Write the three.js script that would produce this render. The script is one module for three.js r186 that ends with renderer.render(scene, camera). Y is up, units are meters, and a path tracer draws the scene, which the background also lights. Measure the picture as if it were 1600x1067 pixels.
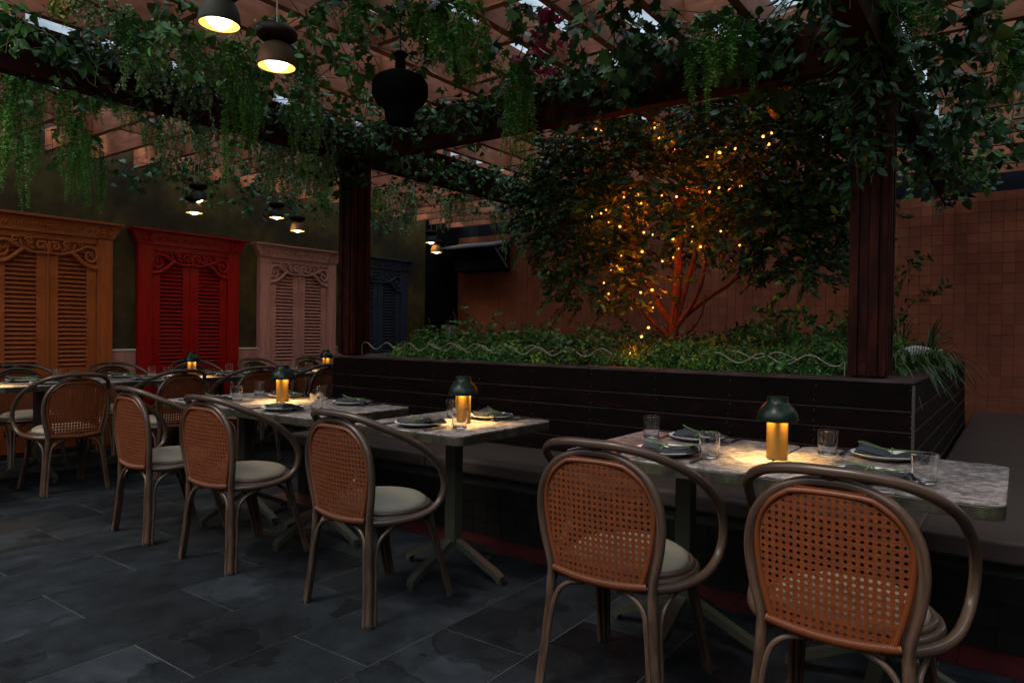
import * as THREE from 'three';
import { RoundedBoxGeometry } from 'three/addons/geometries/RoundedBoxGeometry.js';
import { mergeGeometries } from 'three/addons/utils/BufferGeometryUtils.js';

// ---------------------------------------------------------------- camera, sky, sun, exposure
const scene = new THREE.Scene();
const camera = new THREE.PerspectiveCamera(51.62, 1024 / 682, 0.05, 400);
camera.rotation.order = 'YXZ';
camera.rotation.set(THREE.MathUtils.degToRad(-0.776), THREE.MathUtils.degToRad(35.776), THREE.MathUtils.degToRad(0.724));
camera.position.set(0, 1.17, 0);

const SKY = 2.0;
{
  const w = 128, h = 64, d = new Float32Array(w * h * 4);
  for (let j = 0; j < h; j++) {
    const s = Math.sin(((j + 0.5) / h - 0.5) * Math.PI);
    for (let i = 0; i < w; i++) {
      const k = (j * w + i) * 4, v = s > 0 ? SKY * (0.8 + 0.2 * s) : SKY * 0.2;
      d[k] = v * 0.93; d[k + 1] = v * 0.99; d[k + 2] = v * 1.05; d[k + 3] = 1;
    }
  }
  const sky = new THREE.DataTexture(d, w, h, THREE.RGBAFormat, THREE.FloatType);
  sky.mapping = THREE.EquirectangularReflectionMapping;
  sky.magFilter = THREE.LinearFilter; sky.needsUpdate = true;
  scene.background = sky; scene.environment = sky;
}
const sun = new THREE.DirectionalLight(0xfff1e0, 1.2);
sun.position.set(-5.5, 12, 6.5); sun.target.position.set(-3, 0, -2);
sun.castShadow = true; sun.shadow.radius = 28; sun.shadow.mapSize.set(2048, 2048);
Object.assign(sun.shadow.camera, { left: -9, right: 9, top: 9, bottom: -9, near: 0.5, far: 40 });
scene.add(sun, sun.target);
const renderer = new THREE.WebGLRenderer({ antialias: true });
renderer.toneMapping = THREE.LinearToneMapping;
renderer.toneMappingExposure = 1.25;
renderer.shadowMap.enabled = true;

// ---------------------------------------------------------------- helpers
let seed = 12345;
const rnd = () => { seed = (seed * 1664525 + 1013904223) >>> 0; return seed / 4294967296; };
const rr = (a, b) => a + (b - a) * rnd();
const V = (x, y, z) => new THREE.Vector3(x, y, z);
const used = {};
function numbered(name) { const n = used[name] = (used[name] ?? -1) + 1; return n ? `${name}_${String(n).padStart(3, '0')}` : name; }
function thing(name, label, category, [x, y, z] = [0, 0, 0], turn = 0, group) {
  const o = new THREE.Group(); o.name = numbered(name); o.position.set(x, y, z); o.rotation.y = turn;
  o.userData = { label, category }; if (group) o.userData.group = group;
  scene.add(o); return o;
}
function part(parent, name, geo, mat, p) {
  const m = new THREE.Mesh(geo, mat); m.name = name; m.castShadow = m.receiveShadow = true;
  if (p) m.position.set(p[0], p[1], p[2]);
  parent.add(m); return m;
}
function single(name, label, category, geo, mat, p, turn = 0, group) {
  const m = part(scene, numbered(name), geo, mat, p); m.rotation.y = turn;
  m.userData = { label, category }; if (group) m.userData.group = group; return m;
}
function structure(name, geo, mat, p) { const m = part(scene, name, geo, mat, p); m.userData.kind = 'structure'; return m; }
function copyOf(o, label, [x, y, z], turn = 0, group) {
  const c = o.clone(); c.name = numbered(o.name.replace(/_\d{3}$/, '')); c.position.set(x, y, z); c.rotation.y = turn;
  c.userData = { ...o.userData, label }; if (group) c.userData.group = group;
  scene.add(c); return c;
}
// box with uv in metres, u along the grain axis; ox shifts the pattern
function box(w, h, d, grain = 'x', off = 0) {
  const g = new THREE.BoxGeometry(w, h, d), p = g.attributes.position, n = g.attributes.normal, uv = g.attributes.uv;
  for (let i = 0; i < p.count; i++) {
    const c = { x: p.getX(i), y: p.getY(i), z: p.getZ(i) }, a = Math.abs(n.getX(i)) > 0.5 ? 'x' : Math.abs(n.getY(i)) > 0.5 ? 'y' : 'z';
    const ax = ['x', 'y', 'z'].filter((k) => k !== a);
    let [u, v] = ax; if (v === grain) [u, v] = [v, u];
    uv.setXY(i, c[u] + off, c[v] + off * 0.37);
  }
  return g;
}
function sheet(w, d, off) { const g = new THREE.PlaneGeometry(w, d).rotateX(-Math.PI / 2), p = g.attributes.position, uv = g.attributes.uv; for (let i = 0; i < p.count; i++) uv.setXY(i, p.getX(i) + off, p.getZ(i) + off); return g; }
const rbox = (w, h, d, r = 0.006, s = 2) => new RoundedBoxGeometry(w, h, d, s, r);
const tube = (pts, r, seg = 40, rad = 8, closed = false) => new THREE.TubeGeometry(new THREE.CatmullRomCurve3(pts.map((p) => Array.isArray(p) ? V(...p) : p), closed, 'centripetal'), seg, r, rad, closed);
const moved = (g, x, y, z) => g.translate(x, y, z);
const lathe = (pts, seg = 32) => new THREE.LatheGeometry(pts.map((p) => new THREE.Vector2(p[0], p[1])), seg);
function bar(a, b, w, h) { // box from a to b
  const A = V(...a), B = V(...b), L = A.distanceTo(B), g = box(w, L, h, 'y');
  const q = new THREE.Quaternion().setFromUnitVectors(V(0, 1, 0), B.clone().sub(A).normalize());
  return g.applyQuaternion(q).translate((A.x + B.x) / 2, (A.y + B.y) / 2, (A.z + B.z) / 2);
}
// plain-attribute merge
function merge(list) {
  return mergeGeometries(list.map((g) => { const n = g.index ? g.toNonIndexed() : g; for (const k of Object.keys(n.attributes)) if (!['position', 'normal', 'uv'].includes(k)) n.deleteAttribute(k); return n; }));
}

// ---------------------------------------------------------------- noise and textures
const hash = (x, y, s) => { let h = (x * 374761393 + y * 668265263 + s * 974711) | 0; h = Math.imul(h ^ (h >>> 13), 1274126177); return ((h ^ (h >>> 16)) >>> 0) / 4294967295; };
function vnoise(x, y, per, s) { // tiles every per cells
  const xi = Math.floor(x), yi = Math.floor(y), fx = x - xi, fy = y - yi, u = fx * fx * (3 - 2 * fx), v = fy * fy * (3 - 2 * fy);
  const m = (a) => ((a % per) + per) % per, X0 = m(xi), X1 = m(xi + 1), Y0 = m(yi), Y1 = m(yi + 1);
  return (hash(X0, Y0, s) * (1 - u) + hash(X1, Y0, s) * u) * (1 - v) + (hash(X0, Y1, s) * (1 - u) + hash(X1, Y1, s) * u) * v;
}
function fbm(u, v, per, oct, s) { let a = 0, w = 0.5, t = 0; for (let o = 0; o < oct; o++) { a += w * vnoise(u * per, v * per, per, s + o); t += w; w *= 0.5; per *= 2; } return a / t; }
function texture(n, fn, srgb, rx = 1, ry = 1) {
  const d = new Uint8Array(n * n * 4);
  for (let j = 0; j < n; j++) for (let i = 0; i < n; i++) {
    const c = fn(i / n, j / n), k = (j * n + i) * 4;
    for (let q = 0; q < 3; q++) d[k + q] = Math.max(0, Math.min(255, 255 * (Array.isArray(c) ? c[q] : c)));
    d[k + 3] = 255;
  }
  const t = new THREE.DataTexture(d, n, n, THREE.RGBAFormat);
  t.wrapS = t.wrapT = THREE.RepeatWrapping; t.magFilter = THREE.LinearFilter; t.minFilter = THREE.LinearMipmapLinearFilter; t.generateMipmaps = true;
  if (srgb) t.colorSpace = THREE.SRGBColorSpace;
  t.repeat.set(rx, ry); t.needsUpdate = true; return t;
}
const std = (o) => new THREE.MeshStandardMaterial(o), phys = (o) => new THREE.MeshPhysicalMaterial(o);
const lin = (r, g, b) => new THREE.Color().setRGB(r, g, b);
const mixc = (a, b, t) => a.map((x, i) => x + (b[i] - x) * t);

// wood grain: streaks along u, knots few
function grain(u, v, s) {
  const w = 0.03 * fbm(u, v, 4, 3, s + 9);
  return 0.55 * fbm(u * 0.5, v + w, 24, 3, s) + 0.25 * vnoise(u * 6, (v + w) * 180, 180, s + 3) + 0.2 * fbm(u, v, 6, 4, s + 5);
}
function knots(u, v, list) { let k = 0; for (const [a, b, r] of list) { const d = Math.hypot((u - a) * 2.2, v - b) / r; k = Math.max(k, Math.exp(-d * d * 2)); } return k; }
const KN = [[0.12, 0.3, 0.02], [0.47, 0.72, 0.024], [0.76, 0.2, 0.016], [0.9, 0.85, 0.02], [0.31, 0.52, 0.014]];
const cedarMap = texture(512, (u, v) => { const g = grain(u, v, 2), k = knots(u, v, KN); return mixc(mixc([0.55, 0.33, 0.25], [0.86, 0.64, 0.53], g * 1.3 - 0.15), [0.3, 0.14, 0.09], k * 0.85); }, true);
const cedarBump = texture(512, (u, v) => grain(u, v, 2), false);
const darkMap = texture(512, (u, v) => { const g = grain(u, v, 31); return mixc([0.30, 0.2, 0.17], [0.86, 0.74, 0.7], g * 1.5 - 0.3); }, true);
const greyNoise = texture(512, (u, v) => { const n = fbm(u, v, 8, 6, 51); return [0.62 + 0.5 * (n - 0.5), 0.62 + 0.5 * (n - 0.5), 0.62 + 0.5 * (n - 0.5)]; }, true);
const fineBump = texture(256, (u, v) => fbm(u, v, 24, 4, 61), false);
const concreteMap = texture(512, (u, v) => {
  const a = fbm(u, v, 5, 5, 71), b = fbm(u, v, 48, 3, 74), sp = Math.pow(vnoise(u * 200, v * 200, 200, 77), 9);
  const t = 0.64 + 0.5 * (a - 0.5) + 0.6 * (b - 0.5) + 0.45 * sp - 0.25 * Math.pow(vnoise(u * 130, v * 130, 130, 79), 6); return [t, t * 0.975, t * 0.96];
}, true);
const slateMap = texture(2048, (u, v) => {
  const a = fbm(u, v, 6, 6, 81), b = fbm(u, v, 40, 4, 84), s1 = fbm(u, v, 5, 5, 88), s2 = fbm(u, v, 7, 5, 93);
  let t = 0.5 + 0.38 * (a - 0.5) + 0.26 * (b - 0.5);
  const st = (n, th) => { const d = n - th; return d > 0 ? [1, Math.exp(-d * 90)] : [0, 0]; };
  const [p, e] = st(s1, 0.585), [p2, e2] = st(s2, 0.6);
  t += p * 0.1 - e * 0.2 - p2 * 0.1 - e2 * 0.12;
  t += 0.22 * Math.pow(vnoise(u * 330, v * 330, 330, 97), 14);
  return [t * 0.97, t * 1.0, t * 1.03];
}, true, 1 / 3.2, 1 / 3.2);
const slateBump = texture(512, (u, v) => 0.6 * fbm(u, v, 8, 5, 101) + 0.4 * fbm(u, v, 60, 3, 104), false, 1, 1);
const slateRough = texture(512, (u, v) => { const n = 0.52 + 0.3 * fbm(u, v, 7, 5, 111); return [n, n, n]; }, false, 0.7, 0.7);
const plasterMap = texture(512, (u, v) => { const a = fbm(u, v, 4, 6, 121), b = fbm(u, v, 22, 4, 126); return mixc([0.28, 0.24, 0.1], [0.68, 0.62, 0.28], a * 1.5 + b * 0.7 - 0.6); }, true, 0.6, 0.6);
const leatherBump = texture(256, (u, v) => fbm(u, v, 40, 3, 131), false, 6, 6);
const weaveMap = texture(256, (u, v) => { const a = 0.5 + 0.5 * Math.sin(u * Math.PI * 2 * 32), b = 0.5 + 0.5 * Math.sin(v * Math.PI * 2 * 32); return 0.5 + 0.3 * (a - b) + 0.2 * vnoise(u * 64, v * 64, 64, 141); }, false, 3, 3);
const caneMap = texture(256, (u, v) => { const n = fbm(u, v, 14, 4, 151), s = vnoise(u * 90, v * 20, 90, 155); const t = 0.74 + 0.2 * n + 0.14 * (s - 0.5); return [t, t * 0.96, t * 0.9]; }, true, 4, 4);
const bk = (u, v) => 0.5 * fbm(u, v, 5, 5, 191) + 0.5 * Math.abs(2 * fbm(u, v * 2, 9, 4, 195) - 1) * 1.6;
const barkMap = texture(256, (u, v) => { const t = 0.45 + 0.75 * bk(u, v); return [t, t * 0.93, t * 0.86]; }, true, 9, 1), barkBump = texture(256, bk, false, 9, 1);
const paintMap = texture(512, (u, v) => { const b = vnoise(u * 220, v * 14, 220, 171), d = fbm(u, v, 6, 5, 175), w = fbm(u, v, 30, 3, 181), t = 0.9 + 0.1 * (b - 0.5) + 0.22 * (d - 0.5) - (w > 0.68 ? 0.16 * (w - 0.68) / 0.1 : 0); return [t, t * 0.985, t * 0.97]; }, true);
const panelMap = texture(512, (u, v) => { const s = fbm(u, v * 0.25, 16, 4, 161), d = fbm(u, v, 5, 5, 165), t = 0.72 + 0.5 * s * d + 0.3 * (d - 0.5); return [t * 0.93, t, t * 1.04]; }, true, 0.8, 0.8);

const M = {
  slate: [0.052, 0.062, 0.046, 0.07].map((k) => phys({ specularIntensity: 0.22,  color: lin(k * 0.86, k * 0.98, k * 1.1), map: slateMap, roughnessMap: slateRough, roughness: 1, bumpMap: slateBump, bumpScale: 0.002 })),
  grout: std({ color: lin(0.11, 0.11, 0.112), roughness: 0.95, map: greyNoise }),
  ground: std({ color: lin(0.42, 0.41, 0.39), roughness: 0.95, map: greyNoise }),
  redFloor: std({ color: lin(0.1, 0.008, 0.01), roughness: 0.45, map: greyNoise }),
  cedar: [[0.78, 0.6, 0.46], [0.68, 0.5, 0.37], [0.86, 0.67, 0.5]].map((c) => std({ color: lin(...c), map: cedarMap, bumpMap: cedarBump, bumpScale: 0.0012, roughness: 0.72 })),
  beam: phys({ color: lin(0.06, 0.018, 0.011), map: cedarMap, bumpMap: cedarBump, bumpScale: 0.0015, roughness: 0.8, specularIntensity: 0.3 }),
  postWood: [[0.12, 0.03, 0.014], [0.105, 0.026, 0.012], [0.135, 0.034, 0.016]].map((c) => phys({ color: lin(...c), map: darkMap, bumpMap: cedarBump, bumpScale: 0.004, roughness: 0.7, specularIntensity: 0.3 })),
  iron: std({ color: lin(0.012, 0.012, 0.013), roughness: 0.5, metalness: 0.2 }),
  planter: [[0.019, 0.008, 0.005], [0.016, 0.0066, 0.0042], [0.022, 0.0096, 0.006]].map((c) => new THREE.MeshPhysicalMaterial({ color: lin(...c), map: darkMap, bumpMap: cedarBump, bumpScale: 0.0008, roughness: 0.7, specularIntensity: 0.2 })),
  planterCap: std({ color: lin(0.16, 0.13, 0.12), map: darkMap, roughness: 0.55 }),
  gleamEdge: std({ color: lin(0.24, 0.2, 0.18), map: darkMap, roughness: 0.5 }),  // paler than the boards: sky gleam put into the colour
  trim: std({ color: lin(0.08, 0.06, 0.052), roughness: 0.45 }),
  soil: std({ color: lin(0.025, 0.018, 0.012), roughness: 1, map: greyNoise }),
  olive: std({ color: lin(0.22, 0.2, 0.1), map: plasterMap, roughness: 0.85, bumpMap: fineBump, bumpScale: 0.002 }),
  black: phys({ color: lin(0.005, 0.005, 0.005), roughness: 0.9, specularIntensity: 0.15 }),
  navyFascia: phys({ color: lin(0.008, 0.01, 0.014), roughness: 0.85, specularIntensity: 0.2 }),
  tile: [1, 0.88, 1.1, 0.95, 1.04].map((k) => [0.27 * k, 0.088 * k, 0.048 * k]).map((c) => phys({ specularIntensity: 0.5,  color: lin(...c), roughness: 0.38, bumpMap: fineBump, bumpScale: 0.0015 })),
  lightBlockWall: std({ color: lin(0.16, 0.14, 0.12), roughness: 0.9 }),
  screw: std({ color: lin(0.07, 0.055, 0.05), roughness: 0.5, metalness: 0.3 }),
  tileGrout: std({ color: lin(0.16, 0.06, 0.038), roughness: 0.9 }),
  dado: [[0.4, 0.2, 0.165], [0.37, 0.18, 0.15]].map((c) => std({ color: lin(...c), roughness: 0.4 })),
  capWhite: std({ color: lin(0.6, 0.52, 0.46), roughness: 0.5 }),
  benchTile: [[0.008, 0.0075, 0.007], [0.01, 0.009, 0.008]].map((c) => new THREE.MeshPhysicalMaterial({ color: lin(...c), roughness: 0.4, specularIntensity: 0.3 })),
  benchGrout: std({ color: lin(0.025, 0.022, 0.02), roughness: 0.9 }),
  benchLeather: phys({ specularIntensity: 0.45, color: lin(0.066, 0.046, 0.039), roughness: 0.48, bumpMap: leatherBump, bumpScale: 0.0006 }),
  seatLeather: phys({ specularIntensity: 0.5, color: lin(0.26, 0.225, 0.172), roughness: 0.5, bumpMap: leatherBump, bumpScale: 0.0005 }),
  rattan: phys({ specularIntensity: 0.8, color: lin(0.165, 0.1, 0.068), roughness: 0.3, map: greyNoise }),
  rattanLight: phys({ specularIntensity: 0.75, color: lin(0.185, 0.118, 0.082), roughness: 0.28, map: greyNoise }),
  cane: std({ color: lin(0.19, 0.046, 0.009), roughness: 0.55, map: caneMap, bumpMap: weaveMap, bumpScale: 0.0008, side: THREE.DoubleSide }),
  caneWrap: std({ color: lin(0.18, 0.047, 0.0095), roughness: 0.5, map: caneMap }),
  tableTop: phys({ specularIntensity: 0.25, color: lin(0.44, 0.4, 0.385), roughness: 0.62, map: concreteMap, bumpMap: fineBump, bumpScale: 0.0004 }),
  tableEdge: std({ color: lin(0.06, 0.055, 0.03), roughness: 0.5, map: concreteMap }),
  tableLeg: std({ color: lin(0.05, 0.052, 0.036), roughness: 0.42, metalness: 0.3 }),
  porcelain: std({ color: lin(0.72, 0.69, 0.64), roughness: 0.28 }),
  napkin: std({ color: lin(0.034, 0.038, 0.046), roughness: 0.95, bumpMap: weaveMap, bumpScale: 0.0008, side: THREE.DoubleSide }),
  stalk: std({ color: lin(0.1, 0.17, 0.025), roughness: 0.55 }),
  steel: std({ color: lin(0.6, 0.6, 0.6), roughness: 0.22, metalness: 1 }),
  blackHandle: std({ color: lin(0.015, 0.015, 0.015), roughness: 0.4 }),
  glass: new THREE.MeshPhysicalMaterial({ color: 0xffffff, roughness: 0.0, transmission: 1, thickness: 0.02, ior: 1.48 }),
  lampGreen: phys({ color: lin(0.003, 0.012, 0.006), roughness: 0.3, specularIntensity: 0.5 }),
  lampBody: std({ color: lin(0.2, 0.095, 0.009), roughness: 0.5 }),
  cord: std({ color: lin(0.3, 0.24, 0.18), roughness: 0.8 }),
  pendCap: phys({ specularIntensity: 0.3, color: lin(0.014, 0.005, 0.0035), roughness: 0.55 }),
  pendGreen: std({ color: lin(0.022, 0.03, 0.015), roughness: 0.5, side: THREE.DoubleSide }),
  pendOchre: std({ color: lin(0.16, 0.075, 0.02), roughness: 0.5, side: THREE.DoubleSide }),
  pendLiner: std({ color: lin(0.5, 0.34, 0.1), roughness: 0.6, side: THREE.DoubleSide }),
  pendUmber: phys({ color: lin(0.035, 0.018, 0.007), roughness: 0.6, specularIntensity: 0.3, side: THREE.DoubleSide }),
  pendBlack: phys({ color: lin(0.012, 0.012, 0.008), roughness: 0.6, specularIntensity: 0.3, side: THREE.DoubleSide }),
  wicker: phys({ specularIntensity: 0.1, color: lin(0.003, 0.0028, 0.0025), roughness: 0.8 }),
  wire: std({ color: lin(0.02, 0.02, 0.015), roughness: 0.6 }),
  hose: std({ color: lin(0.62, 0.6, 0.56), roughness: 0.4 }),
  wave: std({ color: lin(0.3, 0.25, 0.18), roughness: 0.4, metalness: 0.2 }),
  boxGrey: std({ color: lin(0.2, 0.18, 0.165), roughness: 0.6 }),
  metalGrey: std({ color: lin(0.32, 0.32, 0.33), roughness: 0.45, metalness: 0.4 }),
  bark: std({ color: lin(0.1, 0.04, 0.026), roughness: 0.85, map: barkMap, bumpMap: barkBump, bumpScale: 0.012 }),
  stem: std({ color: lin(0.05, 0.06, 0.02), roughness: 0.8 }),
  leaf: phys({ specularIntensity: 0.55, color: 0xffffff, vertexColors: true, roughness: 0.3, side: THREE.DoubleSide }),
  leafMatte: phys({ specularIntensity: 0.6, color: 0xffffff, vertexColors: true, roughness: 0.45, side: THREE.DoubleSide }),
  leafFlat: [[0.03, 0.085, 0.016], [0.02, 0.06, 0.014], [0.055, 0.125, 0.018], [0.024, 0.07, 0.024]].map((c) => phys({ color: lin(...c), roughness: 0.34, specularIntensity: 0.55, side: THREE.DoubleSide })),
  leafVar: [[0.04, 0.1, 0.018], [0.024, 0.075, 0.018], [0.1, 0.16, 0.025], [0.03, 0.1, 0.035]].map((c) => phys({ color: lin(...c), roughness: 0.32, specularIntensity: 0.55, side: THREE.DoubleSide })),
  petal: std({ color: lin(0.36, 0.02, 0.09), roughness: 0.7, side: THREE.DoubleSide }),
  petalPale: std({ color: lin(0.4, 0.22, 0.28), roughness: 0.7, side: THREE.DoubleSide }),
  roof: new THREE.MeshPhysicalMaterial({ color: lin(0.5, 0.505, 0.52), map: panelMap, roughness: 0.02, transmission: 1, thickness: 0, ior: 1.3 }),
};
const glow = (c, k) => std({ color: 0x000000, emissive: c, emissiveIntensity: k, roughness: 1 });
const WARM = lin(1, 0.62, 0.22), AMBER = lin(1, 0.14, 0.006);
M.ring = glow(lin(1, 0.66, 0.2), 4); M.globe = glow(lin(1, 0.82, 0.52), 5); M.bulb = glow(lin(1, 0.34, 0.05), 4.2);
function point(parent, c, cd, p, rad = 1) { const l = new THREE.PointLight(c, cd); l.position.set(...p); l.castShadow = true; l.shadow.radius = rad; parent.add(l); return l; }

// ---------------------------------------------------------------- ground and floor
const WALLX = -7.05, BACKZ = -8.35, PLX0 = -4.35, PLX1 = -0.39, PLZ = -3.65, PLZB = -7.3, RIM = 0.97;
structure('ground', box(160, 0.1, 160), M.ground, [0, -0.09, 0]);
{
  const floor = structure('floor', box(12, 0.03, 10.8), M.grout, [-1.5, 0.0035, -3.3]);
  const PX = 0.395, PZ = 0.79, x0 = -2.98;
  for (let i = -11; i < 13; i++) {
    const xa = x0 + i * PX; if (xa < WALLX - 0.1 || xa > 3.2) continue;
    const off = (((i % 2) + 2) % 2) ? -1.27 : -1.665;
    for (let k = -4; k < 9; k++) {
      const zb = off - k * PZ; if (zb - PZ < BACKZ - 0.6 || zb > 2.2) continue;
      const g = box(PX - 0.006, 0.02, PZ - 0.006, 'z'), p = g.attributes.position, uv = g.attributes.uv, ou = rr(0, 3), ov = rr(0, 3);
      for (let q = 0; q < p.count; q++) uv.setXY(q, p.getX(q) + ou + p.getY(q), p.getZ(q) + ov);
      const s = part(floor, 'floor_slab', g, M.slate[Math.floor(rnd() * 4)], [xa + PX / 2 + 1.5, 0.0065 + rr(-0.0006, 0.0006), zb - PZ / 2 + 3.3]);
      s.position.y += 0;
    }
  }
  // red tile border along the foot of the bench
  const red = structure('red_tile_border', box(4.62, 0.012, 0.2), M.redFloor, [-1.86, 0.0185, -3.02]);
  for (let i = 0; i < 23; i++) part(red, 'border_tile', box(0.196, 0.004, 0.196), M.redFloor, [-2.2 + i * 0.2, 0.008, 0]);
}

// ---------------------------------------------------------------- walls
{
  const w = single('plaster_wall', 'olive green plaster wall behind the carved shutter doors', 'wall', box(0.2, 3.3, 10.6), M.olive, [WALLX - 0.1, 1.65, -2.3]);
  // dado of pink tiles with pale cap, seen between the doors
  const dg = box(0.02, 0.94, 8.6), d = part(w, 'dado_backing', dg, M.tileGrout, [0.11, 0.47 - 1.65, 0.4]);
  part(d, 'dado_cap', box(0.03, 0.018, 8.6), M.capWhite, [0.006, 0.479, 0]);
  for (const [za, zb] of [[-3.14, -3.46], [-4.5, -4.8], [-5.86, -6.12], [-7.1, -7.5]]) {
    for (let y = 0; y < 9; y++) for (let z = za; z > zb; z -= 0.1) part(d, 'dado_tile', box(0.008, 0.097, 0.097), M.dado[(y + Math.round(z * 10)) & 1 ? 1 : 0], [0.014, y * 0.1 + 0.08 - 0.47, z - 0.05 + 2.3 - 0.4]);
  }
}
single('passage_dark_slab', 'black slab standing in for the unlit passage beside the navy door', 'opening', box(0.12, 3.36, 0.84), M.black, [WALLX - 0.06, 1.68, -8.03]);  // solid slab; its black colour stands in for the darkness of the passage
{
  const w = single('tiled_wall', 'terracotta pink square tiled wall at the back behind the tree', 'wall', box(9.0, 2.6, 0.2), M.tileGrout, [-2.55, 1.3, BACKZ - 0.1]);
  const tg = box(0.0965, 0.0965, 0.008);
  const rest = [[], [], [], [], []];
  for (let i = 0; i < 90; i++) for (let j = 0; j < 26; j++) {
    const x = -7.0 + i * 0.1, y = j * 0.1 + 0.05;
    if (x > 1.9) continue;
    if (x > -1.62 && x < 0.38 && y > 1.1) { const q = part(w, 'wall_tile', tg, M.tile[Math.floor(rnd() * 5)], [x + 2.55, y - 1.3, 0.104 + rr(-0.0008, 0.0008)]); q.rotation.set(rr(-0.012, 0.012), rr(-0.012, 0.012), rr(-0.006, 0.006)); }
    else rest[Math.floor(rnd() * 5)].push(tg.clone().translate(x + 2.55, y - 1.3, 0.104 + rr(-0.0006, 0.0006)));
  }
  rest.forEach((l, k) => { part(w, 'wall_tiles', merge(l), M.tile[k]).userData.kind = 'stuff'; });
  single('fascia_board', 'dark fascia board running along the top of the tiled wall', 'fascia', box(9.6, 0.75, 0.16), M.navyFascia, [-2.75, 2.98, BACKZ - 0.1]);
}

// added unseen walls, put in to keep low daylight off the furniture
single('light_block_wall', 'added unseen wall behind the camera that blocks low daylight', 'wall', box(11, 3.2, 0.2), M.lightBlockWall, [-1.6, 1.6, 2.6]);
single('light_block_wall', 'added unseen wall on the right that blocks low daylight', 'wall', box(0.2, 3.2, 11), M.lightBlockWall, [2.3, 1.6, -2.9]);

// ---------------------------------------------------------------- planter
{
  const t = thing('planter_box', 'large raised planter clad in dark horizontal boards under the lit tree', 'planter', [0, 0, 0]);
  const L = PLX1 - PLX0, D = PLZ - PLZB, cx = (PLX0 + PLX1) / 2, cz = (PLZ + PLZB) / 2;
  part(t, 'core', box(L - 0.1, 0.9, D - 0.1), M.black, [cx, 0.45, cz]);
  const rows = [0.955, 0.83, 0.735, 0.64, 0.545, 0.45, 0.355];
  const scr = [];
  for (let i = 0; i < rows.length - 1; i++) {
    const hgt = rows[i] - rows[i + 1] - 0.005, y = (rows[i] + rows[i + 1]) / 2, proud = i * 0.0045;
    const cut = [0.0, 1.9, 0.9, 2.5, 1.4, 0.4][i % 6];
    const ends = [PLX0, PLX0 + (i % 2 ? 1.62 : 2.44), PLX1];
    for (let k = 0; k < 2; k++) part(t, 'front_board', box(ends[k + 1] - ends[k] - 0.002, hgt, 0.025, 'x', i * 0.3 + k + cut), M.planter[(i + k) % 3], [(ends[k] + ends[k + 1]) / 2, y, PLZ - 0.0125 + proud]);
    if (i) { part(t, 'gleam_edge', box(L, 0.0025, 0.007, 'x', i), M.gleamEdge, [cx, rows[i] - 0.0012, PLZ - 0.003 + proud]); part(t, 'gleam_edge', box(0.006, 0.0025, D - 0.03, 'z', i), M.gleamEdge, [PLX1 - 0.002 + proud * 0.6, rows[i] - 0.0012, cz - 0.02]); }  // pale strips paint the gleam of sky light along the board joints
    part(t, 'side_board', box(0.025, hgt, D - 0.03, 'z', i * 0.41), M.planter[(i + 1) % 3], [PLX1 - 0.0125 + proud * 0.6, y, cz - 0.015]);
    part(t, 'side_board', box(0.025, hgt, D - 0.03, 'z', i * 0.2), M.planter[(i + 2) % 3], [PLX0 + 0.0125 - proud * 0.6, y, cz - 0.015]);
    for (let x = PLX0 + 0.22; x < PLX1; x += 0.415) for (const dy of [-0.3, 0.3]) scr.push(new THREE.SphereGeometry(0.0038, 6, 4).scale(1, 1, 0.4).translate(x + rr(-0.008, 0.008), y + dy * hgt, PLZ + proud + 0.0008));
  }
  const s = part(t, 'screws', merge(scr), M.screw); s.userData.kind = 'stuff';
  part(t, 'corner_trim', box(0.012, 0.52, 0.012, 'y'), M.trim, [PLX1 + 0.004, 0.69, PLZ + 0.004]);
  part(t, 'cap_board', box(L, 0.016, 0.2, 'x'), M.planterCap, [cx, 0.965, PLZ - 0.1]);
  part(t, 'cap_board', box(0.2, 0.016, D - 0.2, 'z'), M.planterCap, [PLX1 - 0.1, 0.965, cz - 0.1]);
  part(t, 'cap_board', box(0.2, 0.016, D - 0.2, 'z'), M.planterCap, [PLX0 + 0.1, 0.965, cz - 0.1]);
  const soil = part(t, 'soil', box(L - 0.36, 0.06, D - 0.3), M.soil, [cx, 0.92, cz - 0.06]);
}

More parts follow.
